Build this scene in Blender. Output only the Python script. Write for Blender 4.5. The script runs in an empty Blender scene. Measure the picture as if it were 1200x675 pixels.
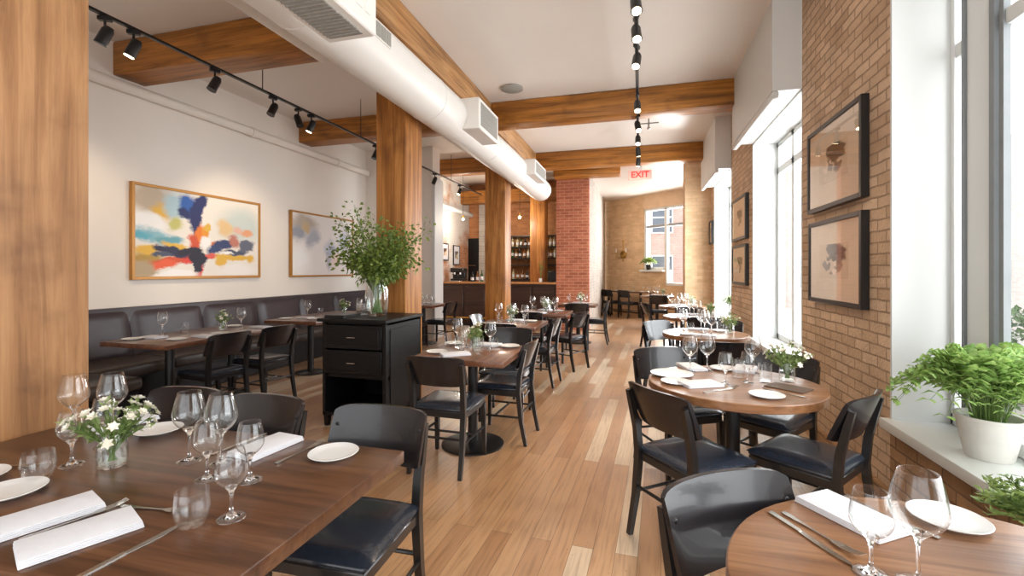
import bpy, bmesh, math, random
from mathutils import Vector, Matrix, Euler
C = bpy.context.scene.collection
SC = bpy.context.scene
PI = math.pi
# ------------------------------------------------------------------ camera, world, light, exposure
cam_d = bpy.data.cameras.new('camera'); cam = bpy.data.objects.new('camera', cam_d); C.objects.link(cam)
cam.location = (0, 0, 1.4); cam.rotation_euler = (PI/2, 0, math.radians(15.52))
cam_d.sensor_width = 36; cam_d.lens = 16.2; cam_d.shift_y = -20.5/1200; cam_d.clip_start = .02
SC.camera = cam
vs = SC.view_settings
vs.view_transform = 'Standard'; vs.look = 'None'; vs.gamma = 1; vs.use_curve_mapping = False
vs.exposure = 0.42
SC.cycles.transparent_max_bounces = 32
SC.cycles.max_bounces = 10; SC.cycles.diffuse_bounces = 6
SC.cycles.sample_clamp_indirect = 6
SC.cycles.use_denoising = True
W = bpy.data.worlds.new('sky'); SC.world = W; W.use_nodes = True
bg = W.node_tree.nodes['Background']; bg.inputs[0].default_value = (.97, .985, 1, 1); bg.inputs[1].default_value = 1.9

def area(name, loc, rot, sx, sy, power, col):
    d = bpy.data.lights.new(name, 'AREA'); d.shape = 'RECTANGLE'; d.size = sx; d.size_y = sy; d.energy = power; d.color = col
    o = bpy.data.objects.new(name, d); C.objects.link(o); o.location = loc; o.rotation_euler = rot
    return o
# daylight entering through the window bays (placed outside the panes, facing in)
for nm, y, ly, p in (('daylight_near', 1.7, 2.9, 70), ('daylight_middle', 5.8, 1.9, 105), ('daylight_far', 9.2, 1.8, 190)):
    area(nm, (2.05, y, 1.9), (0, math.radians(90), 0), 2.4, ly, p, (.93, .97, 1))
area('fill_behind_camera', (-2.0, -1.1, 2.2), (math.radians(-90), 0, 0), 6.0, 2.6, 22, (1, .97, .93))  # added fill lamp behind the camera; no glazed front is built there
area('daylight_corner_window', (1.3, 15.3, 2.3), (math.radians(90), 0, math.radians(180-48)), 1.6, 1.8, 280, (.98, .99, 1))

# ------------------------------------------------------------------ helpers
def lin(r, g, b):
    f = lambda c: (c/255/12.92) if c/255 <= .04045 else ((c/255+.055)/1.055)**2.4
    return (f(r), f(g), f(b), 1)

class MB:
    def __init__(s): s.bm = bmesh.new(); s.M = Matrix.Identity(4)
    def _v(s, p): return s.bm.verts.new(s.M @ Vector(p))
    def box(s, lo, hi, bev=0, seg=1):
        xs, ys, zs = zip(lo, hi)
        v = [s._v((x, y, z)) for x in xs for y in ys for z in zs]
        idx = [(0,1,3,2),(4,6,7,5),(0,4,5,1),(2,3,7,6),(0,2,6,4),(1,5,7,3)]
        fs = [s.bm.faces.new([v[i] for i in f]) for f in idx]
        if bev > 0:
            es = list({e for f in fs for e in f.edges})
            bmesh.ops.bevel(s.bm, geom=es, offset=bev, segments=seg, affect='EDGES', profile=.5)
        return s
    def prism(s, poly, z0, z1):     # poly in xy, extruded along z
        a = [s._v((x, y, z0)) for x, y in poly]; b = [s._v((x, y, z1)) for x, y in poly]
        n = len(poly)
        s.bm.faces.new(a[::-1]); s.bm.faces.new(b)
        for i in range(n): s.bm.faces.new((a[i], a[(i+1) % n], b[(i+1) % n], b[i]))
        return s
    def lathe(s, prof, n=24, c=(0, 0, 0)):
        rings = []
        for r, z in prof:
            if r < 1e-6: rings.append([s._v((c[0], c[1], c[2]+z))])
            else: rings.append([s._v((c[0]+r*math.cos(2*PI*k/n), c[1]+r*math.sin(2*PI*k/n), c[2]+z)) for k in range(n)])
        for A, B in zip(rings, rings[1:]):
            for k in range(n):
                a0, a1 = A[k % len(A)], A[(k+1) % len(A)]; b0, b1 = B[k % len(B)], B[(k+1) % len(B)]
                if len(A) == 1 and len(B) == 1: continue
                if len(A) == 1: s.bm.faces.new((a0, b1, b0))
                elif len(B) == 1: s.bm.faces.new((a0, a1, b0))
                else: s.bm.faces.new((a0, a1, b1, b0))
        return s
    def tube(s, pts, rad, n=8, cap=True, sq=False):
        pts = [Vector(p) for p in pts]
        if not isinstance(rad, (list, tuple)): rad = [rad]*len(pts)
        rings = []; up = None
        for i, p in enumerate(pts):
            d = (pts[min(i+1, len(pts)-1)] - pts[max(i-1, 0)]).normalized()
            if up is None: up = Vector((0, 1, 0)) if abs(d.y) < .9 else Vector((1, 0, 0))
            x = d.cross(up); x.normalize(); y = x.cross(d); y.normalize(); up = y
            m = 4 if sq else n; o = PI/4 if sq else 0; k_ = math.sqrt(2) if sq else 1
            rings.append([s._v(p + (x*math.cos(2*PI*k/m+o) + y*math.sin(2*PI*k/m+o))*rad[i]*k_) for k in range(m)])
        m = len(rings[0])
        for A, B in zip(rings, rings[1:]):
            for k in range(m): s.bm.faces.new((A[k], A[(k+1) % m], B[(k+1) % m], B[k]))
        if cap: s.bm.faces.new(rings[0][::-1]); s.bm.faces.new(rings[-1])
        return s
    def ball(s, c, r, sub=1, sc=(1, 1, 1)):
        M = s.M @ Matrix.Translation(c) @ Matrix.Diagonal((*sc, 1))
        bmesh.ops.create_icosphere(s.bm, subdivisions=sub, radius=r, matrix=M); return s
    def grid(s, nu, nv, f):
        V = [[s._v(f(i/nu, j/nv)) for j in range(nv+1)] for i in range(nu+1)]
        for i in range(nu):
            for j in range(nv): s.bm.faces.new((V[i][j], V[i+1][j], V[i+1][j+1], V[i][j+1]))
        return s
    def leaf(s, p, d, side, L, w, droop=.15):
        p = Vector(p); d = Vector(d).normalized(); side = Vector(side)
        side = side - d*side.dot(d)
        if side.length < 1e-4: side = d.orthogonal()
        side.normalize(); nz = d.cross(side)
        a = s._v(p); m1 = s._v(p + d*L*.45 + side*w*.5 + nz*w*.12); m2 = s._v(p + d*L*.45 - side*w*.5 + nz*w*.12)
        mid = s._v(p + d*L*.5); t = s._v(p + d*L - Vector((0, 0, L*droop)))
        s.bm.faces.new((a, m1, mid)); s.bm.faces.new((a, mid, m2)); s.bm.faces.new((m1, t, mid)); s.bm.faces.new((mid, t, m2))
        return s
    def build(s, name, mat, parent=None, smooth=True, loc=None, rz=0, ang=40):
        bmesh.ops.recalc_face_normals(s.bm, faces=s.bm.faces[:])
        me = bpy.data.meshes.new(name); s.bm.to_mesh(me); s.bm.free()
        if mat: me.materials.append(mat)
        o = bpy.data.objects.new(name, me); C.objects.link(o)
        if parent: o.parent = parent
        if loc: o.location = loc
        if rz: o.rotation_euler = (0, 0, rz)
        if smooth:
            for p in me.polygons: p.use_smooth = True
            me.set_sharp_from_angle(angle=math.radians(ang))
        return o

def tag(o, label=None, cat=None, group=None, kind=None):
    if label: o['label'] = label
    if cat: o['category'] = cat
    if group: o['group'] = group
    if kind: o['kind'] = kind
    return o
def thing(name, label, cat, loc=(0, 0, 0), rz=0, group=None):
    o = bpy.data.objects.new(name, None); o.empty_display_size = .1; C.objects.link(o)
    o.location = loc; o.rotation_euler = (0, 0, rz)
    return tag(o, label, cat, group)
def struct(o): o['kind'] = 'structure'; return o
KIDS = {}
def kids(o):
    return [c for c in bpy.data.objects if c.parent == o]
def dup(o, loc=None, rz=None, parent=None):
    c = o.copy(); C.objects.link(c)
    if parent: c.parent = parent
    if loc is not None: c.location = loc
    if rz is not None: c.rotation_euler = (0, 0, rz)
    if o.name not in KIDS: KIDS[o.name] = kids(o)
    for k in KIDS[o.name]: dup(k, parent=c)
    for key in ('label', 'group'):
        if parent is None and key in c: del c[key]
    return c
def face(fx, fy): return math.atan2(-fx, fy)

# ------------------------------------------------------------------ materials
def newmat(name):
    m = bpy.data.materials.new(name); m.use_nodes = True
    nt = m.node_tree; b = nt.nodes['Principled BSDF']
    return m, nt, b
def N(nt, t, **kw):
    n = nt.nodes.new(t)
    for k, v in kw.items():
        if k.startswith('i_'):
            key = k[2:]; key = int(key) if key.isdigit() else key.replace('_', ' ')
            n.inputs[key].default_value = v
        else: setattr(n, k, v)
    return n
def ramp(nt, stops, src=None, interp='LINEAR'):
    r = nt.nodes.new('ShaderNodeValToRGB'); cr = r.color_ramp; cr.interpolation = interp
    while len(cr.elements) < len(stops): cr.elements.new(.5)
    for e, (p, c) in zip(cr.elements, stops): e.position = p; e.color = c
    if src: nt.links.new(src, r.inputs[0])
    return r
def mixc(nt, a, b, fac, mode='MIX'):
    m = nt.nodes.new('ShaderNodeMix'); m.data_type = 'RGBA'; m.blend_type = mode
    for i, v in ((6, a), (7, b), (0, fac)):
        if isinstance(v, (tuple, float, int)): m.inputs[i].default_value = v
        else: nt.links.new(v, m.inputs[i])
    return m.outputs[2]
def bump(nt, b, h, strength=.2, dist=.01):
    bp = N(nt, 'ShaderNodeBump'); bp.inputs['Strength'].default_value = strength; bp.inputs['Distance'].default_value = dist
    nt.links.new(h, bp.inputs['Height']); nt.links.new(bp.outputs[0], b.inputs['Normal'])
def objc(nt): return nt.nodes.new('ShaderNodeTexCoord').outputs['Object']

def plain(name, col, rough=.5, metal=0, var=.06, scale=6, bmp=0, coat=0, spec=.5):
    m, nt, b = newmat(name)
    n = N(nt, 'ShaderNodeTexNoise'); n.inputs['Scale'].default_value = scale; n.inputs['Detail'].default_value = 3
    nt.links.new(objc(nt), n.inputs['Vector'])
    d = tuple(c*(1-var) for c in col[:3])+(1,); l = tuple(min(1, c*(1+var)) for c in col[:3])+(1,)
    r = ramp(nt, [(.3, d), (.7, l)], n.outputs[0]); nt.links.new(r.outputs[0], b.inputs['Base Color'])
    b.inputs['Roughness'].default_value = rough; b.inputs['Metallic'].default_value = metal
    b.inputs['Coat Weight'].default_value = coat; b.inputs['Specular IOR Level'].default_value = spec
    if bmp: bump(nt, b, n.outputs[0], bmp, .01)
    return m
def wood(name, axis, cols, rough=.5, scale=1., knots=True, coat=0, bmp=.25, soft=.8):
    m, nt, b = newmat(name)
    mp = N(nt, 'ShaderNodeMapping'); nt.links.new(objc(nt), mp.inputs[0])
    s = [9*scale]*3; s['xyz'.index(axis)] = .55*scale; mp.inputs['Scale'].default_value = s
    n1 = N(nt, 'ShaderNodeTexNoise'); n1.inputs['Scale'].default_value = 1.6; n1.inputs['Detail'].default_value = 8; n1.inputs['Roughness'].default_value = .62; n1.inputs['Distortion'].default_value = .7
    nt.links.new(mp.outputs[0], n1.inputs['Vector'])
    r = ramp(nt, [(.25, cols[0]), (.45, cols[1]), (.6, cols[2]), (.8, cols[1])], n1.outputs[0])
    out = r.outputs[0]
    mp2 = N(nt, 'ShaderNodeMapping'); nt.links.new(objc(nt), mp2.inputs[0]); s2 = [38*scale]*3; s2['xyz'.index(axis)] = 1.2*scale; mp2.inputs['Scale'].default_value = s2
    n2 = N(nt, 'ShaderNodeTexNoise'); n2.inputs['Scale'].default_value = 1.5; n2.inputs['Detail'].default_value = 4
    nt.links.new(mp2.outputs[0], n2.inputs['Vector'])
    r2 = ramp(nt, [(.32, (.55, .5, .45, 1)), (.5, (1, 1, 1, 1))], n2.outputs[0])
    out = mixc(nt, out, r2.outputs[0], .7*soft, 'MULTIPLY')
    if knots:
        n3 = N(nt, 'ShaderNodeTexNoise'); n3.inputs['Scale'].default_value = 2.4*scale; n3.inputs['Detail'].default_value = 5
        nt.links.new(objc(nt), n3.inputs['Vector'])
        r3 = ramp(nt, [(.27, (.42, .36, .33, 1)), (.42, (.9, .88, .86, 1)), (.55, (1, 1, 1, 1)), (.75, (1.0, .88, .74, 1))], n3.outputs[0])
        out = mixc(nt, out, r3.outputs[0], .8, 'MULTIPLY')
    nt.links.new(out, b.inputs['Base Color']); b.inputs['Roughness'].default_value = rough
    b.inputs['Coat Weight'].default_value = coat; b.inputs['Coat Roughness'].default_value = .15
    bump(nt, b, n1.outputs[0], bmp, .01)
    return m
def bricks(name, plane, c1, c2, mortar, bw=.215, rh=.072, rough=.85, dark=.5, strength=.6, paint=None):
    m, nt, b = newmat(name)
    sp = N(nt, 'ShaderNodeSeparateXYZ'); nt.links.new(objc(nt), sp.inputs[0])
    cb = N(nt, 'ShaderNodeCombineXYZ')
    nt.links.new(sp.outputs['XYZ'.index(plane[0])], cb.inputs[0]); nt.links.new(sp.outputs[2], cb.inputs[1])
    nz = N(nt, 'ShaderNodeTexNoise'); nz.inputs['Scale'].default_value = 7; nz.inputs['Detail'].default_value = 3
    nt.links.new(objc(nt), nz.inputs['Vector'])
    ad = N(nt, 'ShaderNodeVectorMath', operation='MULTIPLY_ADD'); ad.inputs[1].default_value = (.022, .018, 0)
    nt.links.new(nz.outputs['Color'], ad.inputs[0]); nt.links.new(cb.outputs[0], ad.inputs[2])
    br = N(nt, 'ShaderNodeTexBrick'); nt.links.new(ad.outputs[0], br.inputs['Vector'])
    br.inputs['Scale'].default_value = 1; br.inputs['Brick Width'].default_value = bw; br.inputs['Row Height'].default_value = rh
    br.inputs['Mortar Size'].default_value = .007; br.inputs['Mortar Smooth'].default_value = .35
    br.inputs['Color1'].default_value = c1; br.inputs['Color2'].default_value = c2; br.inputs['Mortar'].default_value = mortar
    n2 = N(nt, 'ShaderNodeTexNoise'); n2.inputs['Scale'].default_value = 2.2; n2.inputs['Detail'].default_value = 6; n2.inputs['Roughness'].default_value = .65
    nt.links.new(objc(nt), n2.inputs['Vector'])
    r = ramp(nt, [(.3, (dark, dark*.94, dark*.9, 1)), (.5, (.9, .88, .86, 1)), (.7, (1.1, 1.08, 1.05, 1))], n2.outputs[0])
    out = mixc(nt, br.outputs['Color'], r.outputs[0], .8, 'MULTIPLY')
    if paint:
        n4 = N(nt, 'ShaderNodeTexNoise'); n4.inputs['Scale'].default_value = paint[1]; n4.inputs['Detail'].default_value = 5
        nt.links.new(objc(nt), n4.inputs['Vector'])
        rp = ramp(nt, [(paint[2], (0, 0, 0, 1)), (paint[2]+.12, (1, 1, 1, 1))], n4.outputs[0])
        out = mixc(nt, out, paint[0], rp.outputs[0])
    nt.links.new(out, b.inputs['Base Color']); b.inputs['Roughness'].default_value = rough
    hm = N(nt, 'ShaderNodeMath', operation='MULTIPLY_ADD'); hm.inputs[1].default_value = -1; nt.links.new(br.outputs['Fac'], hm.inputs[0])
    nf = N(nt, 'ShaderNodeTexNoise'); nf.inputs['Scale'].default_value = 45; nf.inputs['Detail'].default_value = 4
    nt.links.new(objc(nt), nf.inputs['Vector']); nt.links.new(nf.outputs[0], hm.inputs[2])
    bump(nt, b, hm.outputs[0], strength, .012)
    return m
def glass(name, tint=(1, 1, 1), base=.04, k=.85, pw=2.6):
    m, nt, b = newmat(name); nt.nodes.remove(b); out = nt.nodes['Material Output']
    lw = N(nt, 'ShaderNodeLayerWeight'); lw.inputs[0].default_value = .5
    p = N(nt, 'ShaderNodeMath', operation='POWER'); nt.links.new(lw.outputs['Facing'], p.inputs[0]); p.inputs[1].default_value = pw
    q = N(nt, 'ShaderNodeMath', operation='MULTIPLY_ADD'); nt.links.new(p.outputs[0], q.inputs[0]); q.inputs[1].default_value = k; q.inputs[2].default_value = base; q.use_clamp = True
    t = N(nt, 'ShaderNodeBsdfTransparent'); t.inputs[0].default_value = (*tint, 1)
    g = N(nt, 'ShaderNodeBsdfGlossy'); g.inputs['Roughness'].default_value = .02; g.inputs[0].default_value = (1, 1, 1, 1)
    mx = N(nt, 'ShaderNodeMixShader'); nt.links.new(q.outputs[0], mx.inputs[0]); nt.links.new(t.outputs[0], mx.inputs[1]); nt.links.new(g.outputs[0], mx.inputs[2])
    nt.links.new(mx.outputs[0], out.inputs[0]); return m
def solidglass():
    m, nt, b = newmat('solid_glass'); b.inputs['Base Color'].default_value = (1, 1, 1, 1); b.inputs['Roughness'].default_value = 0
    b.inputs['Transmission Weight'].default_value = 1; b.inputs['IOR'].default_value = 1.5; return m
def emit(name, col, s):
    m, nt, b = newmat(name); b.inputs['Base Color'].default_value = col
    b.inputs['Emission Color'].default_value = col; b.inputs['Emission Strength'].default_value = s; return m
def leafmat(name, c1, c2, trans=.25):
    m, nt, b = newmat(name)
    n = N(nt, 'ShaderNodeTexNoise'); n.inputs['Scale'].default_value = 30; nt.links.new(objc(nt), n.inputs['Vector'])
    r = ramp(nt, [(.35, c1), (.65, c2)], n.outputs[0]); nt.links.new(r.outputs[0], b.inputs['Base Color'])
    b.inputs['Roughness'].default_value = .5
    t = N(nt, 'ShaderNodeBsdfTranslucent'); nt.links.new(r.outputs[0], t.inputs[0])
    mx = N(nt, 'ShaderNodeMixShader'); mx.inputs[0].default_value = trans
    nt.links.new(b.outputs[0], mx.inputs[1]); nt.links.new(t.outputs[0], mx.inputs[2]); nt.links.new(mx.outputs[0], nt.nodes['Material Output'].inputs[0])
    return m
def floormat():
    m, nt, b = newmat('plank_floor')
    mp = N(nt, 'ShaderNodeMapping'); mp.inputs['Rotation'].default_value = (0, 0, math.radians(90+2.4)); nt.links.new(objc(nt), mp.inputs[0])
    br = N(nt, 'ShaderNodeTexBrick'); nt.links.new(mp.outputs[0], br.inputs['Vector'])
    br.offset = .37; br.offset_frequency = 2; br.squash = 1
    br.inputs['Scale'].default_value = 1; br.inputs['Brick Width'].default_value = 1.7; br.inputs['Row Height'].default_value = .108
    br.inputs['Mortar Size'].default_value = .0012; br.inputs['Mortar Smooth'].default_value = .3; br.inputs['Bias'].default_value = 0
    br.inputs['Color1'].default_value = (0, 0, 0, 1); br.inputs['Color2'].default_value = (1, 1, 1, 1); br.inputs['Mortar'].default_value = (.4, .4, .4, 1)
    r = ramp(nt, [(0, lin(172, 128, 90)), (.35, lin(186, 142, 102)), (.6, lin(194, 151, 110)), (.8, lin(182, 145, 110)), (.84, lin(216, 194, 166)), (1, lin(208, 182, 152))], br.outputs['Color'])
    g = N(nt, 'ShaderNodeMapping'); g.inputs['Scale'].default_value = (1.6, 26, 1); nt.links.new(mp.outputs[0], g.inputs[0])
    ng = N(nt, 'ShaderNodeTexNoise'); ng.inputs['Scale'].default_value = 2; ng.inputs['Detail'].default_value = 6; ng.inputs['Distortion'].default_value = .4; nt.links.new(g.outputs[0], ng.inputs['Vector'])
    rg = ramp(nt, [(.3, (.62, .58, .54, 1)), (.52, (1, 1, 1, 1)), (.75, (1.08, 1.06, 1.03, 1))], ng.outputs[0])
    out = mixc(nt, r.outputs[0], rg.outputs[0], .75, 'MULTIPLY')
    nb = N(nt, 'ShaderNodeTexNoise'); nb.inputs['Scale'].default_value = 1.7; nb.inputs['Detail'].default_value = 6; nt.links.new(objc(nt), nb.inputs['Vector'])
    rb = ramp(nt, [(.32, (.72, .68, .64, 1)), (.55, (1, 1, 1, 1))], nb.outputs[0]); out = mixc(nt, out, rb.outputs[0], .6, 'MULTIPLY')
    ns = N(nt, 'ShaderNodeTexNoise'); ns.inputs['Scale'].default_value = 55; ns.inputs['Detail'].default_value = 2; nt.links.new(objc(nt), ns.inputs['Vector'])
    rs = ramp(nt, [(.24, (.35, .28, .22, 1)), (.3, (1, 1, 1, 1))], ns.outputs[0]); out = mixc(nt, out, rs.outputs[0], .8, 'MULTIPLY')
    gap = mixc(nt, out, lin(80, 52, 32), br.outputs['Fac'])
    nt.links.new(gap, b.inputs['Base Color'])
    rr = ramp(nt, [(.3, (.28, .28, .28, 1)), (.7, (.45, .45, .45, 1))], ng.outputs[0]); nt.links.new(rr.outputs[0], b.inputs['Roughness'])
    hm = N(nt, 'ShaderNodeMath', operation='MULTIPLY_ADD'); b.inputs['Coat Weight'].default_value = .8; b.inputs['Coat Roughness'].default_value = .28; hm.inputs[1].default_value = -3; nt.links.new(br.outputs['Fac'], hm.inputs[0]); nt.links.new(ng.outputs[0], hm.inputs[2])
    bump(nt, b, hm.outputs[0], .12, .004)
    return m

def blobpic(name, base, blobs, w, h, warp=.10, rough=.6):
    """paint strokes: blobs = (u, v, ru, rv, rot_deg, colour, soft)  u,v in 0..1 (u along local y, v along local z)"""
    m, nt, b = newmat(name)
    sp = N(nt, 'ShaderNodeSeparateXYZ'); nt.links.new(objc(nt), sp.inputs[0])
    du = N(nt, 'ShaderNodeMath', operation='DIVIDE'); nt.links.new(sp.outputs[1], du.inputs[0]); du.inputs[1].default_value = w
    dv = N(nt, 'ShaderNodeMath', operation='DIVIDE'); nt.links.new(sp.outputs[2], dv.inputs[0]); dv.inputs[1].default_value = h
    cb = N(nt, 'ShaderNodeCombineXYZ'); nt.links.new(du.outputs[0], cb.inputs[0]); nt.links.new(dv.outputs[0], cb.inputs[1])
    no = N(nt, 'ShaderNodeTexNoise'); no.inputs['Scale'].default_value = 5.5; no.inputs['Detail'].default_value = 8; no.inputs['Roughness'].default_value = .7
    nt.links.new(cb.outputs[0], no.inputs['Vector'])
    sb = N(nt, 'ShaderNodeVectorMath', operation='SUBTRACT'); nt.links.new(no.outputs['Color'], sb.inputs[0]); sb.inputs[1].default_value = (.5, .5, .5)
    ad = N(nt, 'ShaderNodeVectorMath', operation='MULTIPLY_ADD'); ad.inputs[1].default_value = (warp*2, warp*2.6, 0); nt.links.new(sb.outputs[0], ad.inputs[0]); nt.links.new(cb.outputs[0], ad.inputs[2])
    out = base
    for (u, v, ru, rv, rot, col, soft) in blobs:
        mp = N(nt, 'ShaderNodeMapping', vector_type='TEXTURE')
        mp.inputs['Location'].default_value = (u, v, 0); mp.inputs['Rotation'].default_value = (0, 0, math.radians(rot)); mp.inputs['Scale'].default_value = (ru, rv, 1)
        nt.links.new(ad.outputs[0], mp.inputs[0])
        mk = N(nt, 'ShaderNodeVectorMath', operation='MULTIPLY'); mk.inputs[1].default_value = (1, 1, 0); nt.links.new(mp.outputs[0], mk.inputs[0])
        ln = N(nt, 'ShaderNodeVectorMath', operation='LENGTH'); nt.links.new(mk.outputs[0], ln.inputs[0])
        mr = N(nt, 'ShaderNodeMapRange'); soft = soft*.62; mr.inputs[1].default_value = 1-soft; mr.inputs[2].default_value = 1+soft*.4; mr.inputs[3].default_value = 1; mr.inputs[4].default_value = 0
        nt.links.new(ln.outputs['Value'], mr.inputs[0])
        out = mixc(nt, out, col, mr.outputs[0])
    nt.links.new(out, b.inputs['Base Color']); b.inputs['Roughness'].default_value = rough
    return m

M = {}
M['ceiling'] = plain('ceiling_paint', lin(226, 219, 211), .38, var=.02, scale=1.2)
M['wall'] = plain('wall_paint', lin(228, 220, 211), .8, var=.02, scale=1.5)
M['white'] = plain('white_gloss_paint', lin(216, 218, 216), .45, var=.015, scale=2)
M['white_duct'] = plain('duct_paint', lin(230, 226, 220), .4, var=.02, scale=2)
M['grille'] = plain('grille_grey', lin(150, 147, 140), .6, var=.1, scale=60)
M['brick'] = bricks('tan_brick_side', 'YZ', lin(226, 197, 168), lin(202, 169, 137), lin(172, 144, 118), dark=.68, strength=1.0)
M['brick_front'] = bricks('tan_brick_front', 'XZ', lin(228, 196, 158), lin(212, 176, 136), lin(212, 184, 152), dark=.8)
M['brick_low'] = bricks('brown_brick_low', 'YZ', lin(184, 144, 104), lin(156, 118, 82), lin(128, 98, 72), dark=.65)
M['brick_red'] = bricks('red_brick', 'XZ', lin(186, 112, 82), lin(158, 88, 62), lin(196, 150, 122), dark=.75, strength=.4)
M['brick_white'] = bricks('whitewashed_brick', 'YZ', lin(192, 184, 175), lin(174, 166, 157), lin(200, 193, 185), dark=.75, strength=.5)
M['brick_mixed'] = bricks('half_painted_brick', 'YZ', lin(196, 140, 100), lin(170, 112, 76), lin(190, 150, 120), dark=.75, paint=(lin(205, 198, 190), 1.1, .42))
M['brick_bar'] = bricks('orange_brick', 'XZ', lin(196, 136, 88), lin(170, 110, 68), lin(180, 136, 98), dark=.7)
M['post_near'] = wood('post_timber_near', 'z', [lin(128, 88, 54), lin(162, 116, 74), lin(182, 136, 92)], .6, 1.1, soft=.5)
M['post'] = wood('post_timber', 'z', [lin(104, 64, 22), lin(156, 98, 40), lin(188, 128, 64)], .5, 1, soft=.75)
M['beam'] = wood('beam_timber', 'x', [lin(92, 54, 14), lin(154, 98, 32), lin(186, 122, 48)], .42, 1)
M['girder'] = wood('girder_timber', 'y', [lin(104, 70, 38), lin(164, 118, 70), lin(188, 142, 92)], .6, 1)
M['floor'] = floormat()
M['table'] = wood('table_walnut', 'x', [lin(52, 32, 20), lin(82, 52, 34), lin(102, 67, 44)], .28, 1.3, knots=False, coat=.25, bmp=.05)
M['table_y'] = wood('table_walnut_lengthwise', 'y', [lin(72, 44, 30), lin(104, 66, 46), lin(124, 82, 58)], .28, 1.3, knots=False, coat=.25, bmp=.05)
M['table_round'] = wood('table_oak', 'x', [lin(100, 65, 40), lin(134, 91, 58), lin(152, 109, 74)], .3, 1.1, knots=False, coat=.25, bmp=.05)
M['black'] = plain('black_metal', lin(26, 25, 26), .35, var=.1, scale=20)
M['black_wood'] = plain('black_lacquer_wood', lin(27, 25, 25), .3, var=.15, scale=25, coat=.3)
M['leather'] = plain('navy_black_leather', lin(38, 44, 54), .24, var=.12, scale=40, bmp=.03, coat=.25)
M['backrest'] = plain('dark_backrest_vinyl', lin(27, 25, 28), .26, var=.2, scale=7, bmp=.02, coat=.25)
M['bench'] = plain('plum_black_leather', lin(56, 48, 53), .38, var=.12, scale=8, bmp=.06)
M['bench_seat'] = plain('brown_black_leather', lin(56, 46, 40), .36, var=.15, scale=10, bmp=.06)
M['cabinet'] = plain('espresso_cabinet', lin(13, 11, 12), .45, var=.15, scale=8, spec=.3)
M['bar'] = wood('bar_wenge', 'x', [lin(34, 20, 16), lin(52, 32, 24), lin(66, 42, 30)], .35, 1, knots=False, bmp=.05)
M['bar_top'] = wood('bar_top_oak', 'x', [lin(120, 74, 40), lin(170, 112, 62), lin(186, 132, 80)], .3, 1, knots=False, bmp=.05)
M['china'] = plain('white_china', lin(226, 225, 222), .22, var=.01)
M['linen'] = plain('white_linen', lin(222, 222, 226), .85, var=.02, scale=80, bmp=.1)
M['steel'] = plain('steel', lin(190, 186, 180), .22, 1, var=.04)
M['brass'] = plain('brass', lin(196, 158, 88), .3, 1)
M['gold'] = plain('gilt_frame', lin(178, 126, 60), .4, .3)
M['frame_black'] = plain('black_frame', lin(30, 27, 26), .35)
M['glass'] = glass('thin_glass', (.985, .99, .99), .04, .9, 3.4)
M['glass_solid'] = solidglass()
M['pane'] = glass('window_glass', (1, 1, 1), .03, .5, 4)
M['water'] = glass('water', (.95, .98, .97), .05, .5, 3)
M['bulb'] = emit('lit_bulb', (1, .78, .48, 1), 14)
M['leaf'] = leafmat('leaf_green', lin(78, 102, 40), lin(138, 156, 70))
M['fern'] = leafmat('fern_green', lin(112, 150, 70), lin(176, 202, 122), .4)
M['leaf_pale'] = leafmat('leaf_pale', lin(104, 128, 70), lin(160, 176, 112))
M['stem'] = plain('stem_green', lin(96, 122, 58), .5)
M['blossom'] = leafmat('blossom_cream', lin(238, 232, 214), lin(250, 248, 240), .2)
M['pot'] = plain('white_ceramic_pot', lin(214, 211, 204), .5, var=.04, scale=12)
M['red'] = emit('exit_red', lin(214, 48, 42), .6)
M['sign'] = emit('exit_pale', lin(232, 160, 152), .3)
M['concrete'] = plain('pavement', lin(190, 188, 184), .9, var=.08, scale=3)
M['hedge'] = leafmat('hedge_green', lin(70, 100, 58), lin(110, 138, 84))
M['car'] = plain('car_paint', lin(225, 228, 232), .2, coat=.5)
M['ext_brick'] = bricks('pale_street_brick', 'YZ', lin(228, 225, 223), lin(216, 212, 210), lin(232, 230, 228), dark=.93)
M['ext_red'] = bricks('red_street_brick', 'XZ', lin(214, 182, 172), lin(204, 166, 156), lin(222, 208, 202), dark=.9)
M['ext_glass'] = plain('street_window_glass', lin(96, 108, 122), .1)
BOTTLE = [plain('bottle_green', lin(52, 78, 40), .12), plain('bottle_amber', lin(126, 78, 30), .12), plain('bottle_dark', lin(28, 26, 26), .15), plain('bottle_pale', lin(196, 188, 150), .12)]

# ------------------------------------------------------------------ room shell
ZC = 3.95
def sbox(name, lo, hi, mat, bev=0): return struct(MB().box(lo, hi, bev).build(name, mat, smooth=False))
sbox('floor', (-6.0, -1.2, -.1), (2.1, 18, 0), M['floor'])
sbox('ceiling', (-6.0, -1.2, ZC), (2.1, 13.4, ZC+.1), M['ceiling'])
sbox('ceiling_dropped', (-1.16, 10.25, 3.75), (2.1, 17.5, 3.9), M['ceiling'])
sbox('wall_left', (-6.0, -1.2, 0), (-5.65, 8.65, ZC), M['wall'])
sbox('wall_return', (-6.0, 8.65, 0), (-4.09, 9.0, ZC), M['wall'])
sbox('wall_alcove', (-5.3, 9.0, 0), (-4.95, 13, ZC), M['brick_mixed'])
sbox('wall_bar', (-5.3, 13, 0), (-1.93, 13.3, ZC), M['brick_bar'])
# brick pillar: red end face, whitewashed long side
sbox('pillar_end', (-1.93, 10.9, 0), (-1.157, 11.12, ZC), M['brick_red'])
sbox('wall_whitewashed', (-1.90, 11.12, 0), (-1.157, 16.15, ZC), M['brick_white'])
sbox('wall_light_block', (-6.0, -1.3, 0), (-2.6, -1.2, ZC), M['wall'])  # unseen partial wall, added to block light from the open rear
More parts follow.
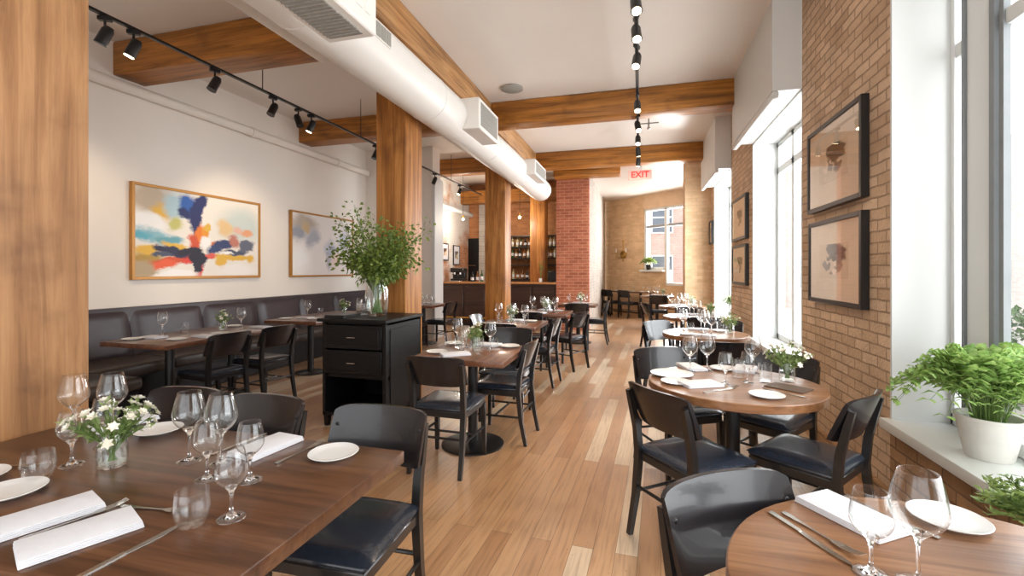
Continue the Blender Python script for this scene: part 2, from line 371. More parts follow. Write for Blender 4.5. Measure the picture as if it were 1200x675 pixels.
# right (window) wall
YB = [(.15, 3.28), (4.84, 6.79), (8.28, 10.1)]
HEAD = 3.09; SILL = .5
piers = [(-1.2, .15), (3.28, 4.84), (6.79, 8.28), (10.1, 13.75)]
for y0, y1 in piers: sbox('wall_right_pier', (1.45, y0, 0), (1.84, y1, ZC), M['brick'])
for i, (y0, y1) in enumerate(YB):
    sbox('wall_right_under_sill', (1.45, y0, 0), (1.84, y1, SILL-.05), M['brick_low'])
    head = 3.3 if i == 0 else HEAD
    sbox('wall_right_head', (1.45 if i == 0 else 1.2, y0, head), (1.84, y1, ZC), M['white'])
    # plastered reveals and the sill
    t = MB()
    t.box((1.45, y1-.02, SILL), (1.80, y1, head)); t.box((1.45, y0, SILL), (1.80, y0+.02, head)); t.box((1.45, y0, head-.02), (1.80, y1, head))
    struct(t.build('trim_%d' % (i+1), M['white'], smooth=False))
    struct(MB().box((1.40, y0-.02, SILL-.05), (1.82, y1+.02, SILL+.01), .008, 2).build('trim_%d' % (i+11), M['white']))
    if i: struct(MB().box((1.2, y0-.0, HEAD-.07), (1.26, y1, HEAD), .01).build('trim_%d' % (i+21), M['white']))
    # window: frame, panes and bars
    w = MB(); X0, X1 = 1.735, 1.80
    z0, z1 = SILL+.01, head-.02; a, b_ = y0+.02, y1-.02
    w.box((X0, a, z0), (X1, a+.07, z1), .006); w.box((X0, b_-(.07 if i else .03), z0), (X1, b_, z1), .006)
    w.box((X0, a, z0), (X1, b_, z0+.07), .006); w.box((X0, a, z1-.07), (X1, b_, z1), .006)
    wf = struct(w.build('window_%d' % (i+1), M['white']))
    q = MB()
    if i == 0:
        q.box((X0-.0, 2.93, z0), (X1, 3.12, z1), .006)
        q.box((X0+.01, a, 2.62), (X1-.01, b_, 2.70), .006)
    else:
        ym = a + (b_-a)*.66
        q.box((X0, ym-.045, z0), (X1, ym+.045, z1), .006)
        q.box((X0, a, 2.66), (X1, b_, 2.75), .006)
    q.build('glazing_bars', M['white'], wf)
    MB().box((X0+.03, a+.05, z0+.05), (X0+.036, b_-.05, z1-.05)).build('pane', M['pane'], wf, smooth=False)
    if i == 0:   # slim grey edges of the near sash
        g_ = MB(); g_.box((X0-.012, 2.895, z0), (X0+.03, 2.93, z1)); g_.box((X0, 2.85, z0), (X0+.03, 2.88, z1)); g_.box((X0-.012, 3.12, z0), (X0+.02, 3.14, z1)); g_.build('gasket', plain('gasket_grey', lin(128, 132, 134), .5), wf, smooth=False)
# projecting pier by the far corner
sbox('wall_far_pier', (.93, 10.5, 0), (1.45, 11.0, 3.75), M['brick_front'])
sbox('wall_bulkhead', (-1.16, 10.12, 3.72), (2.1, 10.25, ZC), M['white'])
# baseboard conduit along the window wall
for i, (y0, y1) in enumerate([(-1.2, 10.1)]):
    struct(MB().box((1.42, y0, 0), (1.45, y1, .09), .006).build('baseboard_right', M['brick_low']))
# angled far wall, local x runs along the wall
AW = Vector((-1.93, 16.884, 0)); AR = math.atan2(-.6653, .7466)
def aw(name, x0, x1, z0, z1, mat, d=.3, y=0): 
    return struct(MB().box((x0, y, z0), (x1, y+d, z1)).build(name, mat, smooth=False, loc=AW, rz=AR))
s0 = .9376  # wall arc length at the first measured corner
wl, wm, wr = s0+1.80, s0+2.62, s0+3.75
aw('wall_far_left', 0, wl, 0, 3.36, M['brick_front']); aw('wall_far_under_window', wl, wm, 0, 1.42, M['brick_front'])
aw('wall_far_under_door', wm, wr, 0, .95, M['brick_front']); aw('wall_far_right', wr, 5.4, 0, 3.75, M['brick_front'])
aw('wall_far_head', wl, wr, 3.32, 3.75, plain('peach_plaster', lin(214, 184, 152), .8)); aw('wall_far_top', 0, wl, 3.36, 3.75, M['brick_front'])
w = MB()
for a0, a1, b0, b1 in ((wl, wl+.09, 1.42, 3.32), (wm-.05, wm+.05, .95, 3.32), (wr-.08, wr, .95, 3.32)): w.box((a0, .02, b0), (a1, .12, b1), .006)
w.box((wl, .02, 3.24), (wr, .12, 3.32), .006); w.box((wl, .02, 1.42), (wm, .12, 1.5), .006); w.box((wm, .02, .95), (wr, .12, 1.03), .006)
far_win = struct(w.build('window_4', M['white'], loc=AW, rz=AR))
MB().box((wl, .03, 2.72), (wr, .11, 2.80), .006).build('glazing_bars', plain('window_bar_grey', lin(150, 152, 156), .5), far_win)
MB().box((wl+.05, .07, 1.45), (wr-.05, .075, 3.3)).box((wm+.03, .07, .98), (wr-.05, .075, 1.45)).build('pane', M['pane'], far_win, smooth=False)
struct(MB().box((wl-.05, -.14, 1.36), (wm, .02, 1.42), .01).build('trim_31', M['white'], loc=AW, rz=AR))
# white casing at the end of the return wall, dark door behind the bar
struct(MB().box((-4.09, 8.62, 0), (-4.02, 9.03, 3.3), .01).build('trim_32', M['white']))
dr = struct(MB().box((-5.06, 12.93, 0), (-4.62, 13, 2.36), .01).build('door_1', M['cabinet']))
MB().tube([(-4.95, 12.90, 1.55), (-4.72, 12.90, 1.55)], .012).tube([(-4.95, 12.90, 1.55), (-4.95, 12.94, 1.55)], .01).tube([(-4.72, 12.90, 1.55), (-4.72, 12.94, 1.55)], .01).build('door_handle', M['steel'], dr)
struct(MB().box((-4.6, 12.9, 0), (-4.42, 13, 3.4)).build('trim_33', M['brick_white'], smooth=False))

# ------------------------------------------------------------------ timber
def timber(name, lo, hi, mat, label, cat, group):
    o = MB().box(lo, hi, .018, 2).build(name, mat); return tag(o, label, cat, group)
timber('timber_post', (-2.75, 1.08, 0), (-2.36, 1.477, 3.6), M['post_near'], 'thick rough tan timber post at the end of the long foreground table', 'post', 'timber posts')
timber('timber_post', (-2.643, 4.23, 0), (-2.30, 4.61, 3.6), M['post'], 'square timber post rising behind the black cabinet with the greenery', 'post', 'timber posts')
timber('timber_post', (-2.68, 7.83, 0), (-2.30, 8.22, 3.6), M['post'], 'square timber post standing before the bar counter', 'post', 'timber posts')
timber('timber_post', (-2.73, 11.56, 0), (-2.336, 11.96, 3.6), M['post'], 'square timber post behind the bar counter, in front of the bottle shelves', 'post', 'timber posts')
tag(MB().box((-2.53, -1.2, 3.6), (-2.175, 10.9, ZC-.002), .015, 2).build('timber_girder', M['girder']), 'long weathered timber girder running the room above the white duct', 'beam')
for y0, y1, zb, nm in ((3.75, 4.1, 3.575, 'first'), (6.65, 6.97, 3.60, 'second'), (9.75, 10.05, 3.60, 'third')):
    timber('timber_beam', (-5.66, y0, zb), (-2.535, y1, ZC-.003), M['beam'], {'first': 'timber ceiling beam over the wall lights, nearest the camera on the painting side', 'second': 'timber ceiling beam on the painting side, behind the first post', 'third': 'timber ceiling beam on the painting side before the bar alcove'}[nm], 'beam', 'cross beams')
    if nm != 'first':
        timber('timber_beam', (-2.17, y0, zb), (1.32, y1, ZC-.003), M['beam'], {'second': 'dark timber ceiling beam crossing above the aisle, nearer of two', 'third': 'timber ceiling beam crossing above the aisle just before the exit sign'}[nm], 'beam', 'cross beams')
timber('timber_beam', (-4.95, 12.3, 3.3), (-1.95, 12.62, 3.66), M['beam'], 'orange timber beam over the bottle shelves', 'beam', 'cross beams')
timber('timber_beam', (-1.93, 10.5, 3.55), (-.42, 10.9, 3.75), M['beam'], 'short timber lintel resting on the red brick pillar', 'beam', 'cross beams')

# ------------------------------------------------------------------ ceiling services
duct = thing('air_duct', 'long round white air duct hanging beneath the timber girder', 'duct', (-2.05, 0, 3.12))
MB().tube([(0, -1.0, 0), (0, 9.7, 0)], .225, 32).build('duct_pipe', M['white_duct'], duct)
for y in (.6, 2.4, 4.2, 6.0, 7.8):
    MB().tube([(0, y-.012, 0), (0, y+.012, 0)], .2285, 32).build('duct_seam', M['white_duct'], duct)
def outlet(y0, y1, x0, x1, z0, z1):
    o = MB().box((x0, y0, z0), (x1, y1, z1), .01).build('duct_outlet', M['white_duct'], duct)
    g = MB()
    n = 9
    for k in range(n):
        zz = z0+.06 + (z1-z0-.12)*k/(n-1); g.box((x1-.002, y0+.06, zz-.004), (x1+.006, y1-.06, zz+.004))
    g.box((x1-.001, y0+.05, z0+.04), (x1+.002, y1-.05, z1-.04)); g.build('grille', M['grille'], o, smooth=False)
outlet(4.75, 5.45, .05, .36, -.16, .18); outlet(7.55, 8.45, .05, .36, -.10, .16)
o = MB().box((.2, 2.9, -.04), (.232, 3.13, .08), .004).build('side_register', M['white_duct'], duct)
g = MB()
for k in range(3): g.box((.231, 2.915+.07*k, -.03), (.236, 2.975+.07*k, .07))
g.build('grille', M['grille'], o, smooth=False)
ob = MB().box((.33, 1.45, -.42), (.64, 2.27, .12), .012).build('diffuser_box', M['white_duct'], duct)
g = MB().box((.38, 1.52, -.427), (.59, 2.21, -.418))
for k in range(24): g.box((.38, 1.535+.028*k, -.432), (.59, 1.543+.028*k, -.427))
g.build('grille', M['grille'], ob, smooth=False)
g = MB()
for k in range(9): g.box((.638, 1.55+.075*k, -.34), (.646, 1.60+.075*k, .06))
g.build('grille', M['white_duct'], ob, smooth=False)
MB().box((.1, 1.6, -.1), (.34, 2.15, .1)).build('duct_neck', M['white_duct'], duct)
lf = thing('linear_fixture', 'white half-round linear light trough beside the duct over the foreground', 'light', (-2.62, 0, 3.3))
def halfpipe(u, v): a = PI*(.0+u); return (-.09*math.cos(a), 1.6+1.8*v, -.02-.09*math.sin(a)+.0)
MB().grid(16, 1, halfpipe).build('trough', M['white_duct'], lf)
MB().box((-.10, 1.6, -.02), (.10, 3.4, .03), .006).build('housing', M['white_duct'], lf)
MB().tube([(0, 1.8, .03), (0, 1.8, .65)], .006).tube([(0, 3.2, .03), (0, 3.2, .65)], .006).build('hanger_rod', M['steel'], lf)
pipe = thing('wall_pipe', 'white painted pipe running high along the painting wall', 'pipe', (-5.57, 0, 3.46))
MB().tube([(0, -1.0, 0), (0, 8.6, 0)], .062, 20).build('pipe_run', M['wall'], pipe)
j = MB()
for y in (1.0, 3.4, 5.6, 7.6): j.tube([(0, y-.05, 0), (0, y+.05, 0)], .072, 20); j.box((-.09, y-.015, -.02), (0, y+.015, .02))
j.build('couplings', M['wall'], pipe)
pp = thing('alcove_pipe', 'white pipe running along the top of the bar alcove brick', 'pipe', (-4.86, 0, 3.05))
MB().tube([(0, 9.0, 0), (0, 12.95, 0)], .07, 16).build('pipe_run', M['white'], pp)

def spot_proto():
    t = thing('track_spotlight', None, 'spotlight')
    MB().box((-.02, -.045, -.035), (.02, .045, 0), .004).build('track_adapter', M['black'], t)
    MB().tube([(0, 0, -.035), (0, 0, -.085)], .009).build('stem', M['black'], t)
    # can points to -y and down (local), pivot at -.09
    d = Vector((0, -.45, -1)).normalized(); p = Vector((0, .03, -.08))
    MB().tube([p, p+d*.03, p+d*.14, p+d*.15], [.028, .04, .042, .044], 20).build('lamp_can', M['black'], t)
    return t
def lamp_disc(t):
    d = Vector((0, -.45, -1)).normalized(); p = Vector((0, .03, -.08)) + d*.151
    return MB().tube([p, p+d*.004], .034, 16).build('bulb', M['bulb'], t)
sp_dark = spot_proto(); sp_lit = spot_proto(); lamp_disc(sp_lit)
ORD = ['first', 'second', 'third', 'fourth', 'fifth', 'sixth', 'seventh', 'eighth', 'ninth', 'tenth', 'eleventh', 'twelfth', 'thirteenth', 'fourteenth']
def add_light(loc, aim, e):
    d = bpy.data.lights.new('spot_lamp', 'SPOT'); d.energy = e; d.color = (1, .80, .56); d.spot_size = math.radians(75 if e < 100 else 44); d.spot_blend = .8; d.shadow_soft_size = .04
    o = bpy.data.objects.new('spot_lamp', d); C.objects.link(o); o.location = loc
    o.rotation_euler = (Vector(aim)-Vector(loc)).to_track_quat('-Z', 'Y').to_euler()
def track(label, x, z, y0, y1, rods):
    t = thing('light_track', label, 'light track', (x, 0, z))
    MB().box((-.018, y0, 0), (.018, y1, .022), .003).build('rail', M['black'], t)
    for y in rods: MB().tube([(0, y, .02), (0, y, ZC-z)], .005).build('hanger_rod', M['black'], t)
    MB().box((-.03, y0-.04, -.004), (.03, y0+.06, .026), .004).build('feed_box', M['black'], t)
    return t
track('black light track hung along the painting wall', -4.0, 3.37, 1.1, 11.4, (1.5, 4.15, 6.0, 9.4))
track('black light track hung down the centre of the aisle', -.03, 3.53, 2.6, 9.2, (2.8, 5.2, 7.4))
first = {}
def spot(x, y, z, rz, lit, lab, grp, e, aim):
    src = sp_lit if lit else sp_dark
    if src.name not in first: first[src.name] = 1; o = src; o.location = (x, y, z); o.rotation_euler = (0, 0, rz)
    else: o = dup(src, (x, y, z), rz)
    tag(o, lab, 'spotlight', grp)
    if lit: add_light((x, y, z-.3), aim, e)
ls = [(2.60, -1, 0), (2.81, -1, 1), (3.56, -.4, 0), (4.30, -.3, 0), (4.93, -1.2, 1), (4.70, 1.5, 0), (6.4, -.6, 0), (7.0, -.6, 0), (8.56, -.6, 0), (9.9, -.8, 1)]
for i, (y, r, lit) in enumerate(sorted(ls)):
    spot(-4.0, y, 3.37, r, lit, '%s spotlight from the near end of the wall-side track, %s' % (ORD[i], 'lit' if lit else 'dark'), 'wall track spotlights', 60, (-5.6, y+.4, 1.6))
rs = [(3.55, .2, 1), (3.98, .2, 1), (4.5, -.3, 1), (5.75, .1, 1), (6.55, .4, 1), (7.25, 0, 1), (7.95, PI-.2, 1), (8.7, PI+.15, 1)]
for i, (y, r, lit) in enumerate(rs):
    spot(-.03, y, 3.53, r, lit, '%s spotlight from the near end of the aisle track' % ORD[i], 'aisle track spotlights', 45 if i < 6 else 120, (-.2+(i % 3-1)*1.2, y-.6, 0) if i < 6 else ((-.7, 15.6, 1.7), (-.2, 15.2, 2.2))[i-6])
# exit sign
ex = thing('exit_sign', 'pale red lit exit sign hanging over the far end of the aisle', 'sign', (.0, 10.7, 3.43))
MB().box((-.25, -.03, 0), (.25, .03, .21), .008).build('sign_case', M['sign'], ex)
def text_mesh(name, body, size, mat, parent, loc, rot):
    c = bpy.data.curves.new(name, 'FONT'); c.body = body; c.size = size; c.extrude = .003; c.offset = .004; c.align_x = 'CENTER'; c.align_y = 'CENTER'
    t = bpy.data.objects.new(name, c); C.objects.link(t)
    dg = bpy.context.evaluated_depsgraph_get(); me = bpy.data.meshes.new_from_object(t.evaluated_get(dg))
    bpy.data.objects.remove(t); me.materials.clear(); me.materials.append(mat)
    o = bpy.data.objects.new(name, me); C.objects.link(o); o.parent = parent; o.location = loc; o.rotation_euler = rot; return o
text_mesh('lettering', 'EXIT', .19, M['red'], ex, (0, -.034, .105), (PI/2, 0, 0))
MB().box((-.04, -.02, .21), (.04, .02, .32)).build('mount', M['white'], ex)
cv = thing('ceiling_vent', 'small grey round vent in the ceiling beside the girder', 'vent', (-1.72, 6.2, ZC-.035))
MB().lathe([(0, .03), (.15, .035), (.155, .015), (.12, 0), (.0, .004)], 24).build('vent_disc', M['grille'], cv)
cb_ = thing('ceiling_bracket', 'small grey sprinkler bracket under the ceiling beyond the first aisle beam', 'sprinkler', (.14, 8.0, ZC))
MB().tube([(0, 0, 0), (0, 0, -.16)], .012).tube([(-.16, 0, -.1), (.16, 0, -.1)], .01).build('drop_pipe', M['grille'], cb_)
MB().lathe([(.0, -.20), (.03, -.19), (.03, -.17), (.012, -.155)], 12).build('nozzle', M['steel'], cb_)

# ------------------------------------------------------------------ wall art
def framed(name, label, x, y0, y1, z0, z1, face_dir, fmat, fw, depth, mats, group=None):
    """face_dir +1 looks to +x, -1 looks to -x"""
    t = thing(name, label, 'picture', (x, y0, z0), 0, group); w, h = y1-y0, z1-z0; d = face_dir
    xs = sorted((0, d*depth))
    f = MB()
    f.box((xs[0], 0, 0), (xs[1], fw, h), .003); f.box((xs[0], w-fw, 0), (xs[1], w, h), .003); f.box((xs[0], fw, 0), (xs[1], w-fw, fw), .003); f.box((xs[0], fw, h-fw), (xs[1], w-fw, h), .003)
    f.build('picture_frame', fmat, t)
    a, b_ = sorted((d*.004, d*depth*.7))
    MB().box((a, fw*.9, fw*.9), (b_, w-fw*.9, h-fw*.9)).build('canvas' if len(mats) == 1 else 'mat_board', mats[0], t, smooth=False)
    if len(mats) > 1:
        a, b_ = sorted((d*depth*.7, d*depth*.74))
        mb = MB(); mb.box((a, 0, 0), (b_, w, h)); s_ = mb
        s_.bm.clear(); s_.box((a, -w*.26, -h*.2), (b_, w*.26, h*.2))
        s_.build('print', mats[1], t, smooth=False, loc=(0, w*.5, h*.5))
        a, b_ = sorted((d*depth*.86, d*depth*.87)); MB().box((a, fw, fw), (b_, w-fw, h-fw)).build('glazing', M['pane'], t, smooth=False)
    return t
blue, navy, dk = lin(44, 92, 168), lin(34, 44, 96), lin(40, 40, 56)
orng, yel, red_, crm = lin(226, 124, 44), lin(222, 176, 70), lin(206, 84, 52), lin(232, 224, 214)
aq, pink, gry, slate, ochre, wht = lin(140, 184, 196), lin(222, 178, 160), lin(198, 196, 192), lin(74, 82, 104), lin(176, 142, 70), lin(240, 238, 236)
P1 = blobpic('abstract_painting', lin(230, 223, 214), [
    (.12, .92, .16, .18, 0, lin(190, 172, 150), .7), (.2, .78, .08, .1, 20, yel, .8), (.1, .62, .14, .14, 0, wht, .5),
    (.85, .72, .22, .26, 0, lin(196, 206, 202), .8), (.14, .5, .2, .08, -12, aq, .7), (.24, .46, .12, .05, 10, lin(104, 160, 172), .6),
    (.05, .5, .09, .05, 0, lin(96, 170, 190), .7), (.3, .86, .1, .16, 0, lin(170, 196, 204), .6), (.7, .66, .07, .12, 10, lin(222, 190, 140), .7),
    (.82, .64, .06, .06, 30, pink, .6), (.90, .60, .05, .05, 0, lin(224, 160, 120), .6),
    (.40, .88, .09, .16, 8, blue, .5), (.46, .84, .055, .26, -12, navy, .35), (.44, .64, .03, .2, 4, navy, .4),
    (.36, .80, .05, .07, 10, navy, .5), (.30, .66, .05, .09, 0, lin(190, 186, 110), .7),
    (.47, .56, .045, .14, -4, orng, .5), (.43, .44, .04, .12, 12, red_, .5), (.52, .60, .035, .1, 0, lin(228, 150, 52), .5), (.54, .66, .03, .06, 0, yel, .5),
    (.10, .22, .12, .12, 0, ochre, .7), (.07, .1, .1, .12, 0, lin(178, 158, 128), .6), (.1, .34, .1, .06, 10, yel, .6), (.30, .40, .11, .04, -20, yel, .6),
    (.62, .42, .1, .05, 20, orng, .6), (.76, .28, .2, .05, 4, yel, .5), (.94, .26, .05, .06, 0, yel, .5), (.66, .2, .05, .06, 0, yel, .5),
    (.27, .22, .16, .05, 18, red_, .5), (.22, .17, .09, .05, 20, lin(226, 96, 60), .5), (.40, .24, .06, .06, 0, lin(214, 70, 60), .5), (.47, .12, .04, .1, -10, lin(214, 70, 60), .5),
    (.56, .28, .06, .04, 0, lin(220, 96, 84), .5),
    (.28, .33, .16, .06, -18, lin(44, 48, 74), .3), (.20, .29, .08, .035, 0, slate, .4), (.40, .34, .1, .05, 10, dk, .3), (.47, .24, .07, .1, 10, dk, .3), (.46, .14, .04, .06, 0, dk, .35),
    (.60, .36, .08, .05, 20, lin(54, 70, 112), .4), (.68, .44, .1, .06, 26, lin(54, 66, 108), .4), (.80, .36, .12, .045, 6, slate, .4), (.9, .44, .09, .07, 32, lin(96, 100, 118), .4), (.78, .50, .06, .08, 20, lin(186, 120, 104), .5),
    (.53, .44, .05, .10, 0, wht, .5), (.72, .34, .07, .018, 5, wht, .5), (.30, .06, .18, .05, 6, wht, .4), (.82, .1, .2, .09, 0, lin(236, 232, 228), .6)], 1.78, 1.06, .075)
P2 = blobpic('pale_abstract_painting', lin(226, 220, 216), [
    (.2, .88, .22, .14, 0, lin(178, 166, 152), .8), (.1, .72, .14, .14, 0, lin(150, 154, 164), .8), (.32, .66, .1, .18, -20, lin(170, 172, 182), .8),
    (.22, .82, .06, .1, 20, lin(196, 170, 130), .8), (.62, .44, .12, .2, 10, lin(176, 182, 200), .8), (.7, .3, .08, .16, 0, lin(222, 200, 186), .8),
    (.58, .24, .05, .14, 8, lin(176, 172, 180), .8), (.84, .62, .1, .22, 0, lin(190, 196, 206), .8), (.1, .3, .2, .25, 0, lin(234, 232, 230), .8)], 1.68, 1.06, .1)
framed('abstract_painting', 'large abstract painting of blue, orange and black strokes in a gilt frame', -5.645, 3.915, 5.77, 1.293, 2.426, 1, M['gold'], .035, .05, [P1])
framed('abstract_painting', 'pale grey abstract painting in a thin frame behind the greenery', -5.645, 6.413, 8.14, 1.29, 2.415, 1, M['gold'], .03, .05, [P2])
def etch(name, seed, n):
    rnd = random.Random(seed); bl = [(.36, .74, .36, .26, 20, lin(62, 46, 36), .25), (.52, .84, .26, .16, 30, lin(52, 38, 30), .25), (.3, .4, .16, .2, 0, lin(120, 96, 76), .4)]
    for k in range(n): bl.append((rnd.uniform(.2, .85), rnd.uniform(.1, .6), rnd.uniform(.03, .11), rnd.uniform(.02, .12), rnd.uniform(-30, 30), (lambda g: lin(g, g*.9, g*.8))(rnd.choice((70, 90, 110, 228, 235))), .4))
    m = blobpic(name, lin(214, 192, 166), [(b[0]-.5, b[1]-.5, *b[2:]) for b in bl], .5, .28, .16, .6); return m
matb = plain('mat_board_tan', lin(224, 204, 180), .8, var=.03, scale=3)
EG = 'framed prints on the brick piers'
framed('framed_print', 'black-framed tan print on the near brick pier, upper one', 1.45, 3.535, 4.55, 1.885, 2.565, -1, M['frame_black'], .035, .05, [matb, etch('print_dark_sail', 3, 9)], EG)
framed('framed_print', 'black-framed tan print on the near brick pier, lower one', 1.45, 3.535, 4.53, 1.14, 1.80, -1, M['frame_black'], .035, .05, [matb, etch('print_dark_trees', 8, 11)], EG)
framed('framed_print', 'small dark framed print on the second brick pier, upper one', 1.45, 7.0, 8.0, 1.85, 2.48, -1, M['frame_black'], .04, .05, [matb, etch('print_far_upper', 5, 6)], EG)
framed('framed_print', 'small dark framed print on the second brick pier, lower one', 1.45, 7.0, 7.95, 1.19, 1.775, -1, M['frame_black'], .04, .05, [matb, etch('print_far_lower', 6, 6)], EG)
framed('framed_print', 'narrow framed print on the farthest brick pier past the last window', 1.45, 10.14, 10.48, 1.95, 2.42, -1, M['frame_black'], .03, .05, [matb, etch('print_last', 7, 5)], EG)
framed('framed_print', 'white matted small frame on the whitewashed brick beside the bar, nearer one', -4.95, 11.0, 11.4, 1.66, 2.12, 1, M['frame_black'], .03, .03, [M['linen'], etch('print_bar', 9, 5)], 'small frames beside the bar')
framed('framed_print', 'small frame on the whitewashed brick beside the bar, farther one', -4.95, 11.75, 12.2, 1.55, 2.10, 1, M['frame_black'], .03, .03, [M['linen'], etch('print_bar_far', 10, 5)], 'small frames beside the bar')
# gilt sconce on the far brick
sc = thing('wall_sconce', 'gilt branched wall sconce on the far tan brick wall', 'sconce', AW + Matrix.Rotation(AR, 3, 'Z') @ Vector((s0+.95, 0, 1.92)), AR)
MB().lathe([(0, -.0), (.13, .0), (.14, .02), (.06, .05), (0, .06)], 20).build('back_plate', M['brass'], sc).rotation_euler = (PI/2, 0, 0)
for sx in (-1, 1):
    a = MB().tube([(0, -.04, -.02), (sx*.1, -.12, -.12), (sx*.2, -.12, -.06), (sx*.22, -.12, .05)], .014).lathe([(.0, .04), (.05, .05), (.055, .07)], 12, (sx*.22, -.12, 0)).build('arm', M['brass'], sc)
    MB().tube([(sx*.22, -.12, .06), (sx*.22, -.12, .2)], .018).build('candle', M['linen'], a)
MB().tube([(0, -.03, .06), (0, -.03, .42)], .014).ball((0, -.03, .45), .04).ball((0, -.03, -.2), .03).tube([(0, -.03, -.06), (0, -.03, -.2)], .012).build('finial', M['brass'], sc)

# ------------------------------------------------------------------ banquette along the painting wall
bq = thing('banquette', 'long dark leather banquette running under the paintings', 'banquette', (0, 0, 0))
MB().box((-5.64, 1.5, 0), (-4.98, 8.6, .34), .01).build('base', M['cabinet'], bq)
ys = [1.5, 2.17, 3.0, 3.87, 4.77, 5.67, 6.57, 7.47, 8.6]
for a, b_ in zip(ys, ys[1:]):
    m = MB()
    def fb(u, v, a=a, b_=b_):
        e = min(1, 8*min(u, 1-u)); f = min(1, 7*min(v, 1-v))
        return (-5.50 + .045*math.sqrt(max(0, e))*math.sqrt(max(0, f)) - .10*v, a+.003+(b_-a-.006)*u, .42+.555*v)
    m.grid(20, 14, fb).build('back_panel', M['bench'], bq)
    MB().box((-5.58, a+.004, .33), (-4.88, b_-.004, .46), .035, 3).build('seat_cushion', M['bench_seat'], bq)
MB().box((-5.64, 1.5, .30), (-5.57, 8.6, .985), .012, 2).build('back_frame', M['bench'], bq)
MB().box((-4.98, 1.5, .30), (-4.93, 8.6, .335)).build('seat_rail', M['cabinet'], bq)
st = thing('leather_bench', 'low brown-black leather bench end beside the long banquette table', 'bench', (-4.55, 2.78, 0))
MB().box((-.32, -.3, .34), (.3, .3, .46), .04, 3).build('seat_cushion', M['bench_seat'], st)
MB().box((-.29, -.27, 0), (.27, .27, .34), .01).build('base', M['cabinet'], st)

# ------------------------------------------------------------------ chairs
def make_chair():
    t = thing('dining_chair', None, 'chair')
    # seat cushion: domed, front wider than back
    def top(u, v):
        x = (u-.5)*2; y = (v-.5)*2
        wx = .205 + .012*v; ex = 1-abs(x)**5; ey = 1-abs(y)**5
        return (x*wx, y*.205, .455 + .025*(max(0, ex)*max(0, ey))**.5)
    s = MB().grid(18, 18, top)
    V = lambda u, v: top(u, v)
    s.box((-.203, -.203, .43), (.203, .203, .456), .012, 2); s.build('seat', M['leather'], t, ang=60)
    MB().box((-.2, -.2, .385), (.2, .2, .432), .006).build('seat_frame', M['black_wood'], t)
    for sx in (-1, 1):
        MB().tube([(sx*.19, .185, .40), (sx*.195, .19, .2), (sx*.198, .195, 0)], [.018, .016, .012], sq=True).build('leg', M['black_wood'], t)
        MB().tube([(sx*.190, -.262, 0), (sx*.190, -.222, .2), (sx*.190, -.200, .42), (sx*.192, -.212, .56), (sx*.196, -.244, .70), (sx*.198, -.262, .768)], [.013, .016, .018, .017, .015, .012], sq=True).build('leg', M['black_wood'], t)
        MB().tube([(sx*.192, -.222, .22), (sx*.196, .188, .22)], .009).build('stretcher', M['black_wood'], t)
    MB().tube([(-.19, -.215, .25), (.19, -.215, .25)], .009).tube([(-.196, .0, .22), (.196, .0, .22)], .009).build('stretcher', M['black_wood'], t)
    # curved back panel wrapping outside the posts
    nu, nv = 20, 8
    m = MB(); F = []; B = []
    for i in range(nu+1):
        x = -1+2*i/nu; fr = []; br = []
        for k in range(nv+1):
            v = k/nv; e = (1-abs(x)**8*.06)
            z = .605 + .015*(abs(x)**6) + v*(.215 - .015*abs(x)**4 - .02*abs(x)**8)
            yb = -.212 - .075*v - .048*(1-x*x) ; th = .011*(1-.25*(2*v-1)**8)
            fr.append(m._v((x*.225*e, yb+th+.04, z))); br.append(m._v((x*.225*e, yb-th+.04, z)))
        F.append(fr); B.append(br)
    for i in range(nu):
        for k in range(nv):
            m.bm.faces.new((F[i][k], F[i+1][k], F[i+1][k+1], F[i][k+1])); m.bm.faces.new((B[i][k], B[i][k+1], B[i+1][k+1], B[i+1][k]))
        m.bm.faces.new((F[i][0], B[i][0], B[i+1][0], F[i+1][0])); m.bm.faces.new((F[i][nv], F[i+1][nv], B[i+1][nv], B[i][nv]))
    for k in range(nv):
        m.bm.faces.new((F[0][k], F[0][k+1], B[0][k+1], B[0][k])); m.bm.faces.new((F[nu][k], B[nu][k], B[nu][k+1], F[nu][k+1]))
    m.build('backrest', M['backrest'], t, ang=50)
    for sx in (-1, 1): MB().ball((sx*.19, -.224, .745), .009, 2, (1, .5, 1)).build('bolt', M['black'], t)
    return t
CH = make_chair(); ch_used = [0]
def chair(x, y, fx, fy, label, group):
    rz = face(fx, fy)
    if not ch_used[0]: ch_used[0] = 1; o = CH; o.location = (x, y, 0); o.rotation_euler = (0, 0, rz)
    else: o = dup(CH, (x, y, 0), rz)
    tag(o, label, 'chair', group)
gF, gC, gW, gB = 'chairs at the long foreground table', 'chairs at the centre tables', 'chairs at the round window tables', 'chairs by the banquette'
chair(-1.05, 1.48, .03, -1, 'dark chair at the far side of the long foreground table, beside the aisle', gF)
chair(-1.66, 1.49, 0, -1, 'middle dark chair at the far side of the long foreground table', gF)
chair(-2.125, 1.50, .05, -1, 'dark chair behind the flowers of the long foreground table, beside the near post', gF)
chair(-1.34, 3.13, .02, 1, 'black chair with its back to the camera at the square table beside the cabinet', gC)
chair(-1.13, 3.77, -1, .05, 'black chair on the aisle side of the square table beside the cabinet', gC)
chair(-1.24, 4.24, .05, -1, 'dark chair on the far side of the square table beside the cabinet', gC)
chair(-1.50, 5.09, .02, 1, 'dark chair on the near side of the second centre table', gC)
chair(-1.24, 5.62, -1, .08, 'black chair on the aisle side of the second centre table', gC)
chair(-1.84, 5.72, 1, 0, 'dark chair on the cabinet side of the second centre table', gC)
chair(-1.52, 6.55, 0, 1, 'dark chair on the near side of the third centre table', gC)
chair(-1.03, 6.62, -.9, .43, 'black chair angled at the aisle corner of the third centre table', gC)
